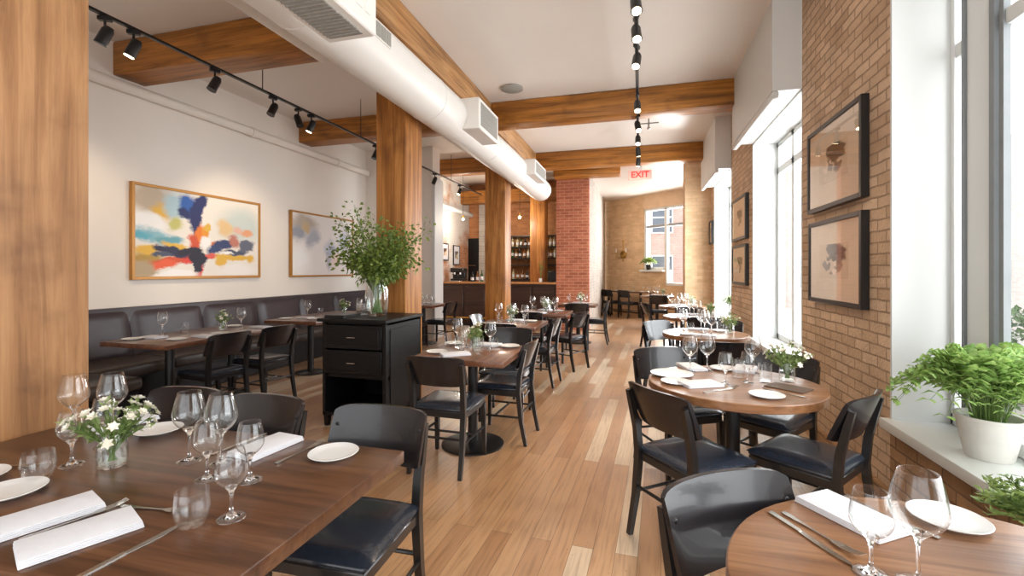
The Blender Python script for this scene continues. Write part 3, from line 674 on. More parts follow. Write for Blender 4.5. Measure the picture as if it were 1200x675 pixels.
chair(-1.10, 8.38, -.12, 1, 'black chair with its back to the camera at the table beside the brick pillar', gC)
chair(-.85, 9.02, -1, .0, 'black chair on the aisle side of the table beside the brick pillar', gC)
chair(-1.52, 9.0, 1, 0, 'dark chair on the bar side of the table beside the brick pillar', gC)
chair(-3.96, 3.50, -1, .1, 'nearer dark chair on the aisle side of the long banquette table', gB)
chair(-3.93, 4.08, -1, .1, 'farther dark chair on the aisle side of the long banquette table', gB)
chair(-3.67, 8.1, -1, .1, 'black chair on the aisle side of the small table by the bar', gB)
chair(-4.0, 7.60, .1, 1, 'dark chair on the near side of the small table by the bar', gB)
chair(.37, 1.19, .55, -.83, 'black chair pulled up to the nearest round table', gW)
chair(.27, 2.55, .77, .64, 'brown-backed chair on the aisle side of the second round table', gW)
chair(.83, 2.71, -.79, .61, 'black chair with a blue-black seat against the brick pier under the prints', gW)
chair(.26, 3.41, .47, -.88, 'grey-lit chair at the far aisle corner of the second round table', gW)
chair(.81, 3.36, -.6, -.8, 'dark chair at the far window corner of the second round table', gW)
chair(.67, 4.34, 0, 1, 'wide black-backed chair on the near side of the third round table', gW)
chair(.36, 5.40, .7, -.7, 'dark chair at the far aisle corner of the third round table', gW)
chair(.87, 5.64, -.3, -1, 'dark chair at the far window corner of the third round table', gW)
chair(.78, 6.42, 0, 1, 'dark chair on the near side of the fourth round table', gW)
chair(.75, 7.55, 0, -1, 'dark chair on the far side of the fourth round table', gW)
chair(.32, 8.72, .9, .35, 'tall-looking dark chair on the aisle side of the fifth round table', gW)
chair(.42, 11.62, 0, 1, 'dark chair on the near side of the sixth round table', gW)

# ------------------------------------------------------------------ tables
def pedestal(t, h, br=.25, cr=.04, cx=0, cy=0):
    MB().lathe([(0, 0), (br, 0), (br, .012), (br*.9, .02), (.06, .03), (0, .03)], 40, (cx, cy, 0)).build('table_base', M['black'], t)
    MB().tube([(cx, cy, .02), (cx, cy, h-.01)], cr, 20).build('column', M['black'], t)
    MB().box((cx-.2, cy-.03, h-.025), (cx+.2, cy+.03, h)).box((cx-.03, cy-.2, h-.025), (cx+.03, cy+.2, h)).build('top_bracket', M['black'], t, smooth=False)
def square_table(x, y, wx, wy, label, mat, name='square_table', ped=None, group=None):
    t = thing(name, label, 'table', (x, y, 0), 0, group)
    MB().box((-wx/2, -wy/2, .705), (wx/2, wy/2, .75), .005, 2).build('table_top', mat, t)
    for p in (ped or [(0, 0)]): pedestal(t, .705, .25 if not ped else .2, .04, *p)
    return t
def round_table(x, y, r, label, group):
    t = thing('round_table', label, 'table', (x, y, 0), 0, group)
    MB().lathe([(0, .705), (r-.004, .705), (r, .709), (r, .746), (r-.004, .75), (0, .75)], 72).build('table_top', M['table_round'], t, ang=30)
    pedestal(t, .705); return t
TG, RG = 'centre tables', 'round window tables'
t = square_table(-1.578, 1.083, 1.516, .834, 'long dark walnut table in the foreground, set for six', M['table'], 'dining_table', [(-.5, 0), (.45, -.05)])
MB().box((-.60, -.34, .64), (.66, .34, .705)).build('apron', M['table'], t)
square_table(-1.30, 3.5, .73, .74, 'square brown table in front of the black cabinet with the greenery', M['table_y'], group=TG)
square_table(-1.53, 5.5, .76, .8, 'second brown centre table along the aisle, before the middle post', M['table_y'], group=TG)
square_table(-1.45, 7.12, .8, .74, 'third brown centre table, near the bar', M['table_y'], group=TG)
square_table(-1.16, 9.0, .72, .7, 'brown table beside the red brick pillar', M['table_y'], group=TG)
square_table(-4.37, 3.75, .78, 1.4, 'long brown table along the near end of the banquette', M['table_y'], 'dining_table', [(0, -.35), (0, .35)], 'banquette tables')
square_table(-4.35, 5.7, .80, 1.5, 'brown table along the banquette under the pale painting', M['table_y'], 'dining_table', [(0, -.35), (0, .35)], 'banquette tables')
square_table(-4.02, 8.1, .7, .7, 'small table by the wall end next to the bar', M['table_y'], group='banquette tables')
round_table(.68, 1.05, .50, 'nearest round table, cut by the frame, with one big wine glass', RG)
round_table(.52, 2.93, .47, 'second round table, beside the brick pier with the prints', RG)
round_table(.65, 5.15, .42, 'third round table along the windows, before the second brick pier', RG)
round_table(.75, 7.0, .43, 'fourth round table along the windows, by the second brick pier', RG)
round_table(.75, 8.95, .42, 'fifth round table along the windows, by the last window', RG)
round_table(.42, 12.35, .42, 'sixth and farthest round table before the corner window', RG)
# table under the far angled wall
lt = thing('far_table', 'narrow black-framed table under the far tan brick wall', 'table', (-.32, 14.62, 0), AR)
MB().box((-.75, -.3, .73), (.75, .3, .77), .004).build('table_top', M['table'], lt)
for sx in (-.65, .65):
    for sy in (-.22, .22): MB().tube([(sx, sy, 0), (sx, sy, .73)], .025, sq=True).build('leg', M['black'], lt)
MB().box((-.65, -.02, .1), (.65, .02, .14)).build('stretcher', M['black'], lt)
dn = Vector((.6653, .7466)); da = Vector((.7466, -.6653))
for k, s in ((0, -.35), (1, .35)):
    p = Vector((-.32, 14.62)) + da*s - dn*.38
    chair(p.x, p.y, dn.x, dn.y, 'dark chair at the far brick-wall table, %s' % ('nearer the whitewashed wall' if k == 0 else 'nearer the corner window'), 'chairs at the far wall table')

# ------------------------------------------------------------------ tableware prototypes
def wine(name, H, R, foot, stem_h, rim):
    bz = stem_h; prof = [(0, .004), (foot*.5, .005), (foot, .001), (foot, .0), (foot*.98, .003), (foot*.4, .008), (.006, .016), (.0038, .03), (.0036, bz-.02), (.007, bz-.004)]
    for k in range(1, 15):
        v = k/14
        if v < .42: r = R*math.sin((v/.42)*PI/2)**.72
        else: r = R + (rim-R)*((v-.42)/.58)**1.6
        prof.append((max(r, .008), bz+(H-bz)*v))
    inner = [(r-.0009, z) for r, z in prof[:-15:-1]]
    prof += inner[:13] + [(0, bz+.004)]
    o = MB().lathe(prof, 36).build(name, M['glass'], ang=80); o.data.materials.append(M['glass_solid'])
    for p in o.data.polygons:   # solid stem, foot and rim; thin bowl
        if p.center.z < stem_h+.004 or p.center.z > H-.0006: p.material_index = 1
    return o
PR = {}
PR['wine_glass'] = wine('wine_glass', .235, .050, .038, .10, .034)
PR['small_wine_glass'] = wine('small_wine_glass', .18, .040, .034, .075, .030)
tum = [(0, .004), (.026, .001), (.030, .003), (.039, .028), (.042, .05), (.038, .088), (.037, .088), (.0405, .05), (.037, .028), (.027, .012), (0, .01)]
PR['tumbler'] = MB().lathe(tum, 32).build('tumbler', M['glass'], ang=80)
PR['tall_tumbler'] = MB().lathe([(0, .003), (.03, .001), (.034, .004), (.037, .11), (.036, .11), (.033, .012), (0, .01)], 28).build('tall_tumbler', M['glass'], ang=80)
pl = [(0, .004), (.05, .003), (.055, .0), (.058, .003), (.082, .010), (.085, .013), (.083, .0145), (.06, .008), (.05, .0065), (0, .0065)]
PR['side_plate'] = MB().lathe(pl, 48).build('side_plate', M['china'])
PR['dinner_plate'] = MB().lathe([(r*1.5, z*1.2) for r, z in pl], 48).build('dinner_plate', M['china'])
n_ = MB()
for k in range(4): n_.box((-.065+.0006*k, -.11+.001*(k % 2), .0005+.0042*k), (.065-.0012*k, .11-.001*k, .0044+.0042*k), .0018, 2)
n_.M = Matrix.Identity(4); PR['napkin'] = n_.build('folded_napkin', M['linen'])
kn = MB(); kn.prism([(-.0075, -.115), (.0075, -.115), (.006, -.02), (-.006, -.02)], .0, .005).prism([(-.006, -.02), (.006, -.02), (.010, .03), (.0095, .09), (.002, .118), (-.006, .105)], .0012, .0032)
PR['knife'] = kn.build('table_knife', M['steel'])
fk = MB()
def fprof(y): return .002 + .010*max(0, (y-.0)/.1)**2*.55 if y < .075 else .002 + .010*.31 + .004*(y-.075)/.03
pts = [(-.105, .0065), (-.09, .0085), (-.05, .005), (.0, .003), (.03, .004), (.045, .0105), (.06, .0125)]
for (y0, w0), (y1, w1) in zip(pts, pts[1:]):
    z0, z1 = fprof(y0), fprof(y1)
    v = [fk._v(p) for p in ((-w0, y0, z0), (w0, y0, z0), (w1, y1, z1), (-w1, y1, z1), (-w0, y0, z0+.0022), (w0, y0, z0+.0022), (w1, y1, z1+.0022), (-w1, y1, z1+.0022))]
    for f in ((0, 3, 2, 1), (4, 5, 6, 7), (0, 1, 5, 4), (1, 2, 6, 5), (2, 3, 7, 6), (3, 0, 4, 7)): fk.bm.faces.new([v[i] for i in f])
for k in range(4):
    x = -.0094+.00627*k; fk.tube([(x, .058, fprof(.058)+.001), (x, .08, fprof(.08)+.001), (x, .107, fprof(.107)+.004)], [.0018, .0017, .0009], 6)
PR['fork'] = fk.build('table_fork', M['steel'])
PR['menu_card'] = MB().box((-.07, -.10, 0), (.07, .10, .006), .001).build('menu_folder', plain('menu_brown', lin(92, 74, 62), .6))
VASE = {}
def vase_proto():
    pr = [(0, .003), (.036, .001), (.042, .006), (.043, .05), (.040, .085), (.036, .11), (.0355, .11), (.0392, .085), (.042, .05), (.040, .012), (0, .009)]
    v = MB().lathe(pr, 32).build('glass_vase', M['glass'], ang=80)
    MB().lathe([(0, .011), (.039, .013), (.0405, .05), (.0395, .062), (0, .062)], 28).build('water', M['water'], v)
    return v
PR['glass_vase'] = vase_proto()
def bouquet(seed, H, spread, nst, leafm, flower, nleaf, L=.035, w=.013, blossom_r=.016, nb=8, z0=.02, r0=.022, name='flower_bouquet'):
    rnd = random.Random(seed)
    t = thing(name, None, 'flowers')
    st = MB(); lv = MB(); tops = []
    for k in range(nst):
        a = rnd.uniform(0, 2*PI); e = spread*math.sqrt(rnd.random()); hh = H*(rnd.uniform(.72, 1.0) - .28*(e/spread)**2)
        b = Vector((-math.cos(a)*r0*.7*rnd.random(), -math.sin(a)*r0*.7*rnd.random(), z0))
        tip = Vector((math.cos(a)*e, math.sin(a)*e, hh)); mid = Vector((math.cos(a)*min(r0, e*.25), math.sin(a)*min(r0, e*.25), z0+(H-z0)*.36))
        P = []
        for q in range(7):
            f = q/6; P.append(b*(1-f)**2 + mid*2*f*(1-f) + tip*f*f)
        st.tube(P, [.0022]*4+[.0016, .0013, .0008], 5)
        tops.append(tip)
        for q in range(nleaf):
            f = rnd.uniform(.5, 1.0); c = b*(1-f)**2 + mid*2*f*(1-f) + tip*f*f
            d = Vector((rnd.uniform(-1, 1), rnd.uniform(-1, 1), rnd.uniform(-.2, 1))).normalized()*.8 + (tip-mid).normalized()*.6
            lv.leaf(c, d, Vector((rnd.uniform(-1, 1), rnd.uniform(-1, 1), rnd.uniform(-.5, .5))), L*rnd.uniform(.7, 1.2), w*rnd.uniform(.8, 1.2))
    st.build('stems', M['stem'], t); tag(lv.build('foliage', leafm, t, smooth=False), kind='stuff')
    if flower:
        rnd.shuffle(tops)
        for c in tops[:nb]:
            f = MB(); up = (c + Vector((0, 0, -H*.3))).normalized(); x = up.orthogonal().normalized(); y = up.cross(x); c = c + up*.004
            for ring, (n, tilt, ln) in enumerate(((6, .35, 1.0), (5, .9, .8))):
                for k in range(n):
                    a = 2*PI*k/n + ring*.4; d = (x*math.cos(a) + y*math.sin(a)) + up*tilt
                    f.leaf(c, d, up.cross(d), blossom_r*1.3*ln, blossom_r*.9, .0)
            f.ball(c+up*.004, blossom_r*.35, 1)
            f.build('blossom', M['blossom'], t, smooth=False)
    return t
PR['bouquet_a'] = bouquet(1, .235, .115, 34, M['leaf_pale'], True, 8, nb=30, blossom_r=.0155)
PR['bouquet_b'] = bouquet(5, .22, .09, 26, M['leaf_pale'], True, 7, nb=9, blossom_r=.018)
PR['bouquet_c'] = bouquet(9, .21, .10, 24, M['leaf_pale'], True, 7, nb=9, blossom_r=.018)
used = set(); ITEMS = []
def put(kind, x, y, z, rz=0, table='', extra=None):
    src = PR[kind]
    if kind not in used: used.add(kind); o = src; o.location = (x, y, z); o.rotation_euler = (0, 0, rz)
    else: o = dup(src, (x, y, z), rz)
    ITEMS.append([o, kind, table, x, y, extra]); return o
NOUN = {'wine_glass': ('tall empty wine glass', 'wine glass'), 'small_wine_glass': ('small stemmed wine glass', 'wine glass'), 'tumbler': ('rounded clear tumbler', 'tumbler'), 'tall_tumbler': ('straight clear water glass', 'water glass'),
        'side_plate': ('small white plate', 'plate'), 'dinner_plate': ('large white plate', 'plate'), 'napkin': ('folded white napkin', 'napkin'), 'knife': ('steel table knife', 'knife'), 'fork': ('steel table fork', 'fork'),
        'menu_card': ('brown menu folder', 'menu'), 'glass_vase': ('clear glass vase of water and stems', 'vase'), 'bouquet_a': ('white and green flower bunch', 'flowers'), 'bouquet_b': ('pale green flower bunch', 'flowers'), 'bouquet_c': ('cream flower bunch', 'flowers')}
TREF = {'TL': 'the long foreground table', 'R1': 'the nearest round table', 'R2': 'the second round table', 'R3': 'the third round table', 'R4': 'the fourth round table', 'R5': 'the fifth round table', 'R6': 'the farthest round table',
        'T2': 'the square table before the cabinet', 'T3': 'the second centre table', 'T4': 'the third centre table', 'T5': 'the brick pillar table', 'B1': 'the near banquette table', 'B2': 'the far banquette table', 'TA': 'the small bar-side table', 'FW': 'the far wall table'}
TZ = .7503
def setv(table, x, y, b, rz=0, s=1):
    v = put('glass_vase', x, y, TZ, 0, table); f = put(b, x, y, TZ, rz, table)
# long foreground table
T = 'TL'
setv(T, -1.689, 1.12, 'bouquet_a', .4)
for x, y in ((-2.17, 1.30), (-2.05, 1.36), (-1.483, 1.222), (-1.36, 1.235)): put('wine_glass', x, y, TZ, 0, T)
for x, y in ((-1.83, 1.09), (-1.30, 1.13), (-1.034, .969), (-1.163, 1.158), (-1.90, 1.235)): put('small_wine_glass', x, y, TZ, 0, T)
for x, y in ((-1.80, .985), (-1.102, .915)): put('tumbler', x, y, TZ, 0, T)
for x, y in ((-1.872, 1.41), (-1.039, 1.395), (-1.77, .90), (-2.0, .93)): put('side_plate', x, y, TZ, 0, T)
for x, y, r in ((-1.50, .835, -.35), (-1.31, .80, -.42), (-1.315, 1.385, -.12), (-2.10, 1.43, -.1)): put('napkin', x, y, TZ, r, T)
for x, y, r in ((-1.135, .80, -.05), (-1.44, 1.39, -.06), (-1.96, 1.38, -.06)): put('knife', x, y, TZ, r, T)
for x, y, r in ((-1.408, .85, -.28), (-1.165, 1.38, -.12), (-1.27, .945, -1.45), (-2.0, 1.03, -1.4)): put('fork', x, y, TZ, r, T)
# nearest round table
T = 'R1'
put('napkin', .535, 1.41, TZ, .62, T)
put('knife', .393, 1.275, TZ, .52+PI, T); put('fork', .425, 1.295, TZ, .56+PI, T); put('fork', .63, 1.43, TZ, .7, T)
put('side_plate', .77, 1.455, TZ, 0, T); put('small_wine_glass', .476, 1.155, TZ, 0, T); put('wine_glass', .553, 1.14, TZ, 0, T)
# second round table
T = 'R2'
setv(T, .83, 3.03, 'bouquet_a', 1.9)
put('dinner_plate', .19, 3.02, TZ, 0, T); put('side_plate', .20, 2.82, TZ, 0, T); put('napkin', .33, 2.80, TZ, -1.1, T); put('knife', .415, 2.70, TZ, -.9, T); put('fork', .44, 2.73, TZ, -.9, T)
put('side_plate', .63, 2.64, TZ, 0, T); put('menu_card', .79, 2.86, TZ, .9, T); put('fork', .73, 2.72, TZ, 1.0, T)
for x, y in ((.31, 3.16), (.42, 3.22), (.69, 3.22)): put('wine_glass', x, y, TZ, 0, T)
for x, y in ((.60, 2.93), (.47, 2.86)): put('small_wine_glass', x, y, TZ, 0, T)
for x, y in ((.58, 3.08), (.70, 2.97)): put('tall_tumbler', x, y, TZ, 0, T)
put('napkin', .33, 3.28, TZ, .3, T); put('side_plate', .53, 3.29, TZ, 0, T); put('napkin', .66, 3.30, TZ, -.3, T)
# square table before the cabinet
T = 'T2'
setv(T, -1.30, 3.56, 'bouquet_b', .3)
for x, y in ((-1.54, 3.76), (-1.19, 3.62)): put('wine_glass', x, y, TZ, 0, T)
for x, y in ((-1.36, 3.44), (-1.42, 3.66)): put('small_wine_glass', x, y, TZ, 0, T)
for x, y in ((-1.60, 3.70), (-1.45, 3.57), (-1.13, 3.52), (-1.24, 3.48)): put('tall_tumbler', x, y, TZ, 0, T)
put('side_plate', -1.55, 3.36, TZ, 0, T); put('napkin', -1.37, 3.30, TZ, -.9, T); put('fork', -1.46, 3.27, TZ, .2, T); put('side_plate', -1.07, 3.78, TZ, 0, T); put('side_plate', -1.58, 3.80, TZ, 0, T); put('napkin', -1.27, 3.80, TZ, 1.5, T)
# centre and window tables further back
def setting(T, cx, cy, hx, hy, b, vx, vy, seed, tall='wine_glass'):
    rnd = random.Random(seed); jt = lambda: rnd.uniform(-.02, .02)
    setv(T, cx+vx, cy+vy, b, rnd.uniform(0, 6))
    for a, c in ((-.36, .30), (-.06, .38), (.30, -.12) if T[0] != 'R' else (.02, .02), (.06, -.34)): put(tall, cx+a*hx*1.6+jt(), cy+c*hy*1.2+jt(), TZ, 0, T)
    for a, c in ((-.42, -.05), (.42, .30)): put('tall_tumbler', cx+a*hx+jt(), cy+c*hy+jt(), TZ, 0, T)
    put('side_plate', cx-.56*hx, cy-.50*hy, TZ, 0, T); put('side_plate', cx+.50*hx, cy+.56*hy, TZ, 0, T)
    put('napkin', cx-.10*hx, cy-.68*hy, TZ, 1.4+jt()*5, T); put('napkin', cx-.10*hx, cy+.70*hy, TZ, 1.4+jt()*5, T)
setting('T3', -1.53, 5.5, .38, .40, 'bouquet_b', -.02, .05, 11); setting('T4', -1.45, 7.12, .40, .37, 'bouquet_b', .02, .02, 12); setting('T5', -1.16, 9.0, .36, .35, 'bouquet_b', .05, .05, 13, 'small_wine_glass')
setting('R3', .65, 5.15, .36, .36, 'bouquet_c', .24, .02, 14); setting('R4', .75, 7.0, .36, .36, 'bouquet_c', .22, .05, 15); setting('R5', .75, 8.95, .36, .36, 'bouquet_c', .16, .06, 16); setting('R6', .42, 12.35, .36, .36, 'bouquet_c', .15, .05, 17)
setting('TA', -4.02, 8.1, .34, .34, 'bouquet_b', -.1, .05, 20, 'small_wine_glass')
T = 'B1'
setv(T, -4.36, 3.98, 'bouquet_b', 2)
for x, y in ((-4.62, 3.52), (-4.30, 4.16)): put('wine_glass', x, y, TZ, 0, T)
for x, y in ((-4.55, 3.70), (-4.50, 4.10)): put('tall_tumbler', x, y, TZ, 0, T)
for x, y in ((-4.60, 3.22), (-4.18, 3.32), (-4.15, 3.75), (-4.55, 4.30)): put('side_plate', x, y, TZ, 0, T)
put('napkin', -4.52, 3.36, TZ, 1.5, T); put('napkin', -4.12, 3.55, TZ, 1.5, T); put('napkin', -4.15, 4.28, TZ, 1.5, T)
T = 'B2'
setv(T, -4.25, 5.95, 'bouquet_b', 3)
for x, y in ((-4.48, 5.45), (-4.12, 6.15)): put('wine_glass', x, y, TZ, 0, T)
put('tall_tumbler', -4.40, 5.62, TZ, 0, T)
for x, y in ((-4.58, 5.15), (-4.20, 5.20), (-4.1, 5.75)): put('side_plate', x, y, TZ, 0, T)
put('napkin', -4.4, 5.3, TZ, 1.5, T)
for k, s in enumerate((-.5, -.15, .2, .55)):
    p = Vector((-.32, 14.62)) + da*s
    ITEMS.append([None]); ITEMS.pop()
    o = put('small_wine_glass', p.x, p.y, .7703, 0, 'FW'); o2 = put('side_plate', p.x-.04, p.y-.16, .7703, 0, 'FW')
# unique labels: rank along the clearer axis of each table
from collections import defaultdict
grp = defaultdict(list)
for it in ITEMS: grp[(it[1], it[2])].append(it)
for (kind, tb), L in grp.items():
    noun, cat = NOUN[kind]; ref = TREF[tb]; side = tb[0]
    G = '%s on %s' % (kind.replace('_', ' ') + 's', ref)
    if len(L) == 1:
        tag(L[0][0], noun + ' on ' + ref, cat, None); continue
    xs = sorted(L, key=lambda i: i[3]); yy = sorted(L, key=lambda i: i[4])
    gap = lambda S, k: min([b_[k]-a[k] for a, b_ in zip(S, S[1:])])
    if gap(yy, 4) > gap(xs, 3): S, end = yy, 'the camera edge of '
    else:
        S, end = (xs, 'the aisle edge of ') if side == 'R' else (xs[::-1], 'the aisle edge of ')
    for k, it in enumerate(S):
        pos = ('nearest ' + end) if k == 0 else ('farthest from ' + end if k == len(S)-1 else ORD[k] + ' from ' + end)
        tag(it[0], noun + ', ' + pos + ref, cat, G)

# ------------------------------------------------------------------ black cabinet with greenery
cbn = thing('sideboard_cabinet', 'black cabinet with drawers and open bottom shelf carrying the big greenery', 'cabinet', (0, 0, 0))
MB().box((-2.80, 3.52, .94), (-2.10, 4.22, .97), .004).build('cabinet_top', M['cabinet'], cbn)
b = MB(); x0, x1, y0, y1 = -2.76, -2.12, 3.55, 4.21
b.box((x0, y0, .10), (x0+.03, y1, .94)); b.box((x1-.03, y0, .10), (x1, y1, .94)); b.box((x0, y1-.02, .10), (x1, y1, .94)); b.box((x0, y0, .10), (x1, y1, .13)); b.box((x0, y0+.03, .44), (x1, y1, .47)); b.box((x0, y0+.02, .92), (x1, y1, .94))
b.build('carcass', M['cabinet'], cbn, smooth=False)
MB().box((x1, y0+.07, .18), (x1+.008, y1-.07, .88), .003).build('side_panel', M['cabinet'], cbn)
for z0, z1 in ((.705, .915), (.48, .69)):
    d = MB().box((x0+.035, y0-.012, z0), (x1-.035, y0+.02, z1), .004).box((x0+.065, y0-.016, z0+.03), (x1-.065, y0-.01, z1-.03), .003).build('drawer', M['cabinet'], cbn)
    zc = (z0+z1)/2; MB().tube([(-2.48, y0-.018, zc), (-2.48, y0-.04, zc), (-2.40, y0-.04, zc), (-2.40, y0-.018, zc)], .005, 8).build('handle', M['steel'], d)
for xx in (x0+.03, x1-.03):
    for yy_ in (y0+.03, y1-.03): MB().tube([(xx, yy_, .1), (xx, yy_, 0)], [.025, .018], sq=True).build('leg', M['cabinet'], cbn)
gv = MB().lathe([(0, .004), (.075, .001), (.085, .006), (.105, .08), (.112, .16), (.105, .24), (.085, .31), (.08, .36), (.078, .36), (.083, .31), (.103, .24), (.11, .16), (.103, .08), (.083, .014), (0, .012)], 40).build('glass_vase', M['glass'], loc=(-2.41, 3.88, .9703), ang=80)
tag(gv, 'large clear glass vase holding the greenery on the black cabinet', 'vase')
MB().lathe([(0, .016), (.082, .016), (.102, .08), (.108, .14), (0, .14)], 32).build('water', M['water'], gv)
rnd = random.Random(4)
gr = thing('leafy_branches', 'big spray of small-leaved green branches in the vase on the black cabinet', 'greenery', (-2.41, 3.88, .9703))
st = MB(); lv = MB()
for k in range(80):
    a = rnd.uniform(0, 2*PI); e = .46*math.sqrt(rnd.random()); hh = rnd.uniform(.62, 1.04) - .55*e**1.5
    if k < 4: e, hh, a = (.22, 1.06, PI+.2+.1*k) if k < 2 else (.54, .70+.06*k, .15*k-.2)
    if k in (4, 5): e, hh, a = .46, .80+.03*k, PI-.15
    b0 = Vector((-math.cos(a)*.05*rnd.random(), -math.sin(a)*.05*rnd.random(), .03)); tip = Vector((math.cos(a)*e, math.sin(a)*e*(.62 if math.sin(a) > 0 else 1), hh)); mid = Vector((math.cos(a)*.05, math.sin(a)*.05, .42))
    q = lambda f: b0*(1-f)**2 + mid*2*f*(1-f) + tip*f*f
    st.tube([q(i/8) for i in range(9)], [.005, .0045, .004, .0035, .003, .0027, .0022, .0017, .001], 5)
    for i in range(36):
        f = rnd.uniform(.50, 1.0); c = q(f)
        off = Vector((rnd.gauss(0, 1), rnd.gauss(0, 1), rnd.gauss(0, .8)))*.042
        d = off.normalized() + Vector((0, 0, .2)); lv.leaf(c+off, d, (rnd.uniform(-1, 1), rnd.uniform(-1, 1), rnd.uniform(-1, 1)), rnd.uniform(.034, .056), rnd.uniform(.022, .034), .2)
st.build('stems', M['stem'], gr); tag(lv.build('foliage', M['leaf'], gr, smooth=False), kind='stuff')
cd = thing('glass_caddy', 'clear glass water bottle box beside the vase on the black cabinet', 'carafe', (-2.60, 3.98, .9703))
MB().box((-.07, -.06, 0), (.07, .06, .10), .008).build('caddy_box', glass('caddy_glass', (.9, .92, .93), .18, .6, 1.5), cd)
MB().lathe([(.0, .10), (.045, .10), (.04, .13), (.02, .15), (.02, .17), (0, .17)], 16).build('stopper', M['glass'], cd)
mt = thing('menu_folder', 'stack of dark menu folders lying on the black cabinet', 'menus', (-2.66, 3.70, .9703))
for k in range(3): MB().box((-.10+.004*k, -.13, .009*k), (.10+.003*k, .13, .009*k+.008), .001).build('menu_cover', M['black'], mt)

# ------------------------------------------------------------------ bar
br_ = thing('bar_counter', 'dark panelled bar counter with a pale wooden top', 'bar', (0, 0, 0))
MB().box((-4.94, 10.95, .08), (-1.935, 11.5, 1.07)).build('counter_body', M['bar'], br_, smooth=False)
MB().box((-4.94, 10.89, 1.07), (-1.935, 11.54, 1.11), .004).build('counter_top', M['bar_top'], br_)
MB().box((-4.94, 11.0, 0), (-1.935, 11.45, .08)).build('toe_kick', M['black'], br_, smooth=False)
for k in range(5):
    xa = -4.9+.59*k; MB().box((xa+.02, 10.925, .16), (xa+.57, 10.952, 1.0), .008).build('front_panel', M['bar'], br_)
MB().tube([(-4.9, 10.85, .22), (-2.0, 10.85, .22)], .02).build('foot_rail', M['brass'], br_)
sh = thing('bottle_shelves', 'black back-bar shelving of bottles on the orange brick wall', 'shelves', (0, 0, 0))
SHX0, SHX1 = -3.75, -1.97
for z in (1.16, 1.57, 1.77, 2.08, 2.39): MB().box((SHX0, 12.68, z-.03), (SHX1, 12.96, z), .003).build('shelf', M['black'], sh)
for x in (SHX0, -2.86, SHX1-.03): MB().box((x, 12.90, 1.0), (x+.03, 12.96, 2.43)).build('upright', M['black'], sh, smooth=False)
MB().box((SHX0, 12.6, 0), (SHX1, 12.98, 1.13), .006).build('back_counter', M['bar'], sh)
def bottle(h, r, m, nk=.35):
    pr = [(0, .0), (r, .0), (r, h*.55), (r*.85, h*.63), (r*.36, h*(1-nk*.75)), (r*.34, h*.97), (r*.42, h*.97), (r*.42, h), (0, h)]
    o = MB().lathe(pr, 16).build('bottle', m); tag(o, None, 'bottle')
    MB().lathe([(r*1.01, h*.18), (r*1.01, h*.45)], 16).build('label_band', M['linen'], o)
    return o
BP = [bottle(.30, .036, BOTTLE[0]), bottle(.27, .04, BOTTLE[1]), bottle(.25, .042, BOTTLE[2]), bottle(.29, .037, BOTTLE[3])]
bu = set(); rb = random.Random(2)
CN = ['green', 'amber', 'dark', 'pale']
for z, nm, n in ((2.08, 'top', 14), (1.77, 'middle', 15), (1.16, 'lowest', 13)):
    for k in range(n):
        x = SHX0+.11 + (SHX1-SHX0-.22)*k/(n-1) + rb.uniform(-.012, .012); i = rb.choice((0, 0, 3, 1, 2)) if nm == 'top' else rb.choice((0, 1, 2, 3))
        if abs(x+2.845) < .06: continue
        o = BP[i]
        if i in bu: o = dup(o)
        bu.add(i); o.location = (x, 12.80, z)
        tag(o, '%s bottle, %s from the window end of the %s bottle shelf' % (CN[i], ORD[n-1-k] if n-1-k < 14 else 'last', nm), 'bottle', 'bottles on the %s shelf' % nm)
used_w = []
for k in range(8):
    x = SHX0+.15+.22*k; o = dup(PR['small_wine_glass'], (x, 12.80, 1.5703), 0); tag(o, 'wine glass, %s from the door end of the back-bar glass shelf' % ORD[k], 'wine glass', 'glasses on the back-bar shelf')
em = thing('coffee_machine', 'dark coffee machine on the alcove end of the bar counter', 'coffee machine', (-4.55, 11.2, 1.1103))
MB().box((-.17, -.16, .03), (.17, .16, .08), .01).box((-.17, .0, .08), (.17, .16, .3), .015).box((-.18, -.16, .24), (.18, .16, .36), .02).build('body', M['black'], em)
for sx in (-.08, .08): MB().tube([(sx, -.10, .24), (sx, -.10, .19)], .03, 14).tube([(sx, -.10, .2), (sx, -.25, .18)], .01).build('portafilter', M['steel'], em)
MB().box((-.16, -.2, .0), (.16, .15, .03), .005).build('drip_tray', M['steel'], em)
for k in range(5):
    i = (2, 1, 0, 3, 2)[k]; o = dup(BP[i], (-4.18+.13*k, 11.22+.03*(k % 2), 1.1103)); tag(o, '%s bottle on the bar counter, %s from the coffee machine' % (CN[i], ORD[k]), 'bottle', 'bottles on the bar counter')
for k in range(4):
    o = dup(PR['tall_tumbler'], (-3.5+.11*k, 11.05, 1.1103)); tag(o, 'clear glass on the bar counter, %s from the bottles' % ORD[k], 'water glass', 'glasses on the bar counter')
bp0 = None
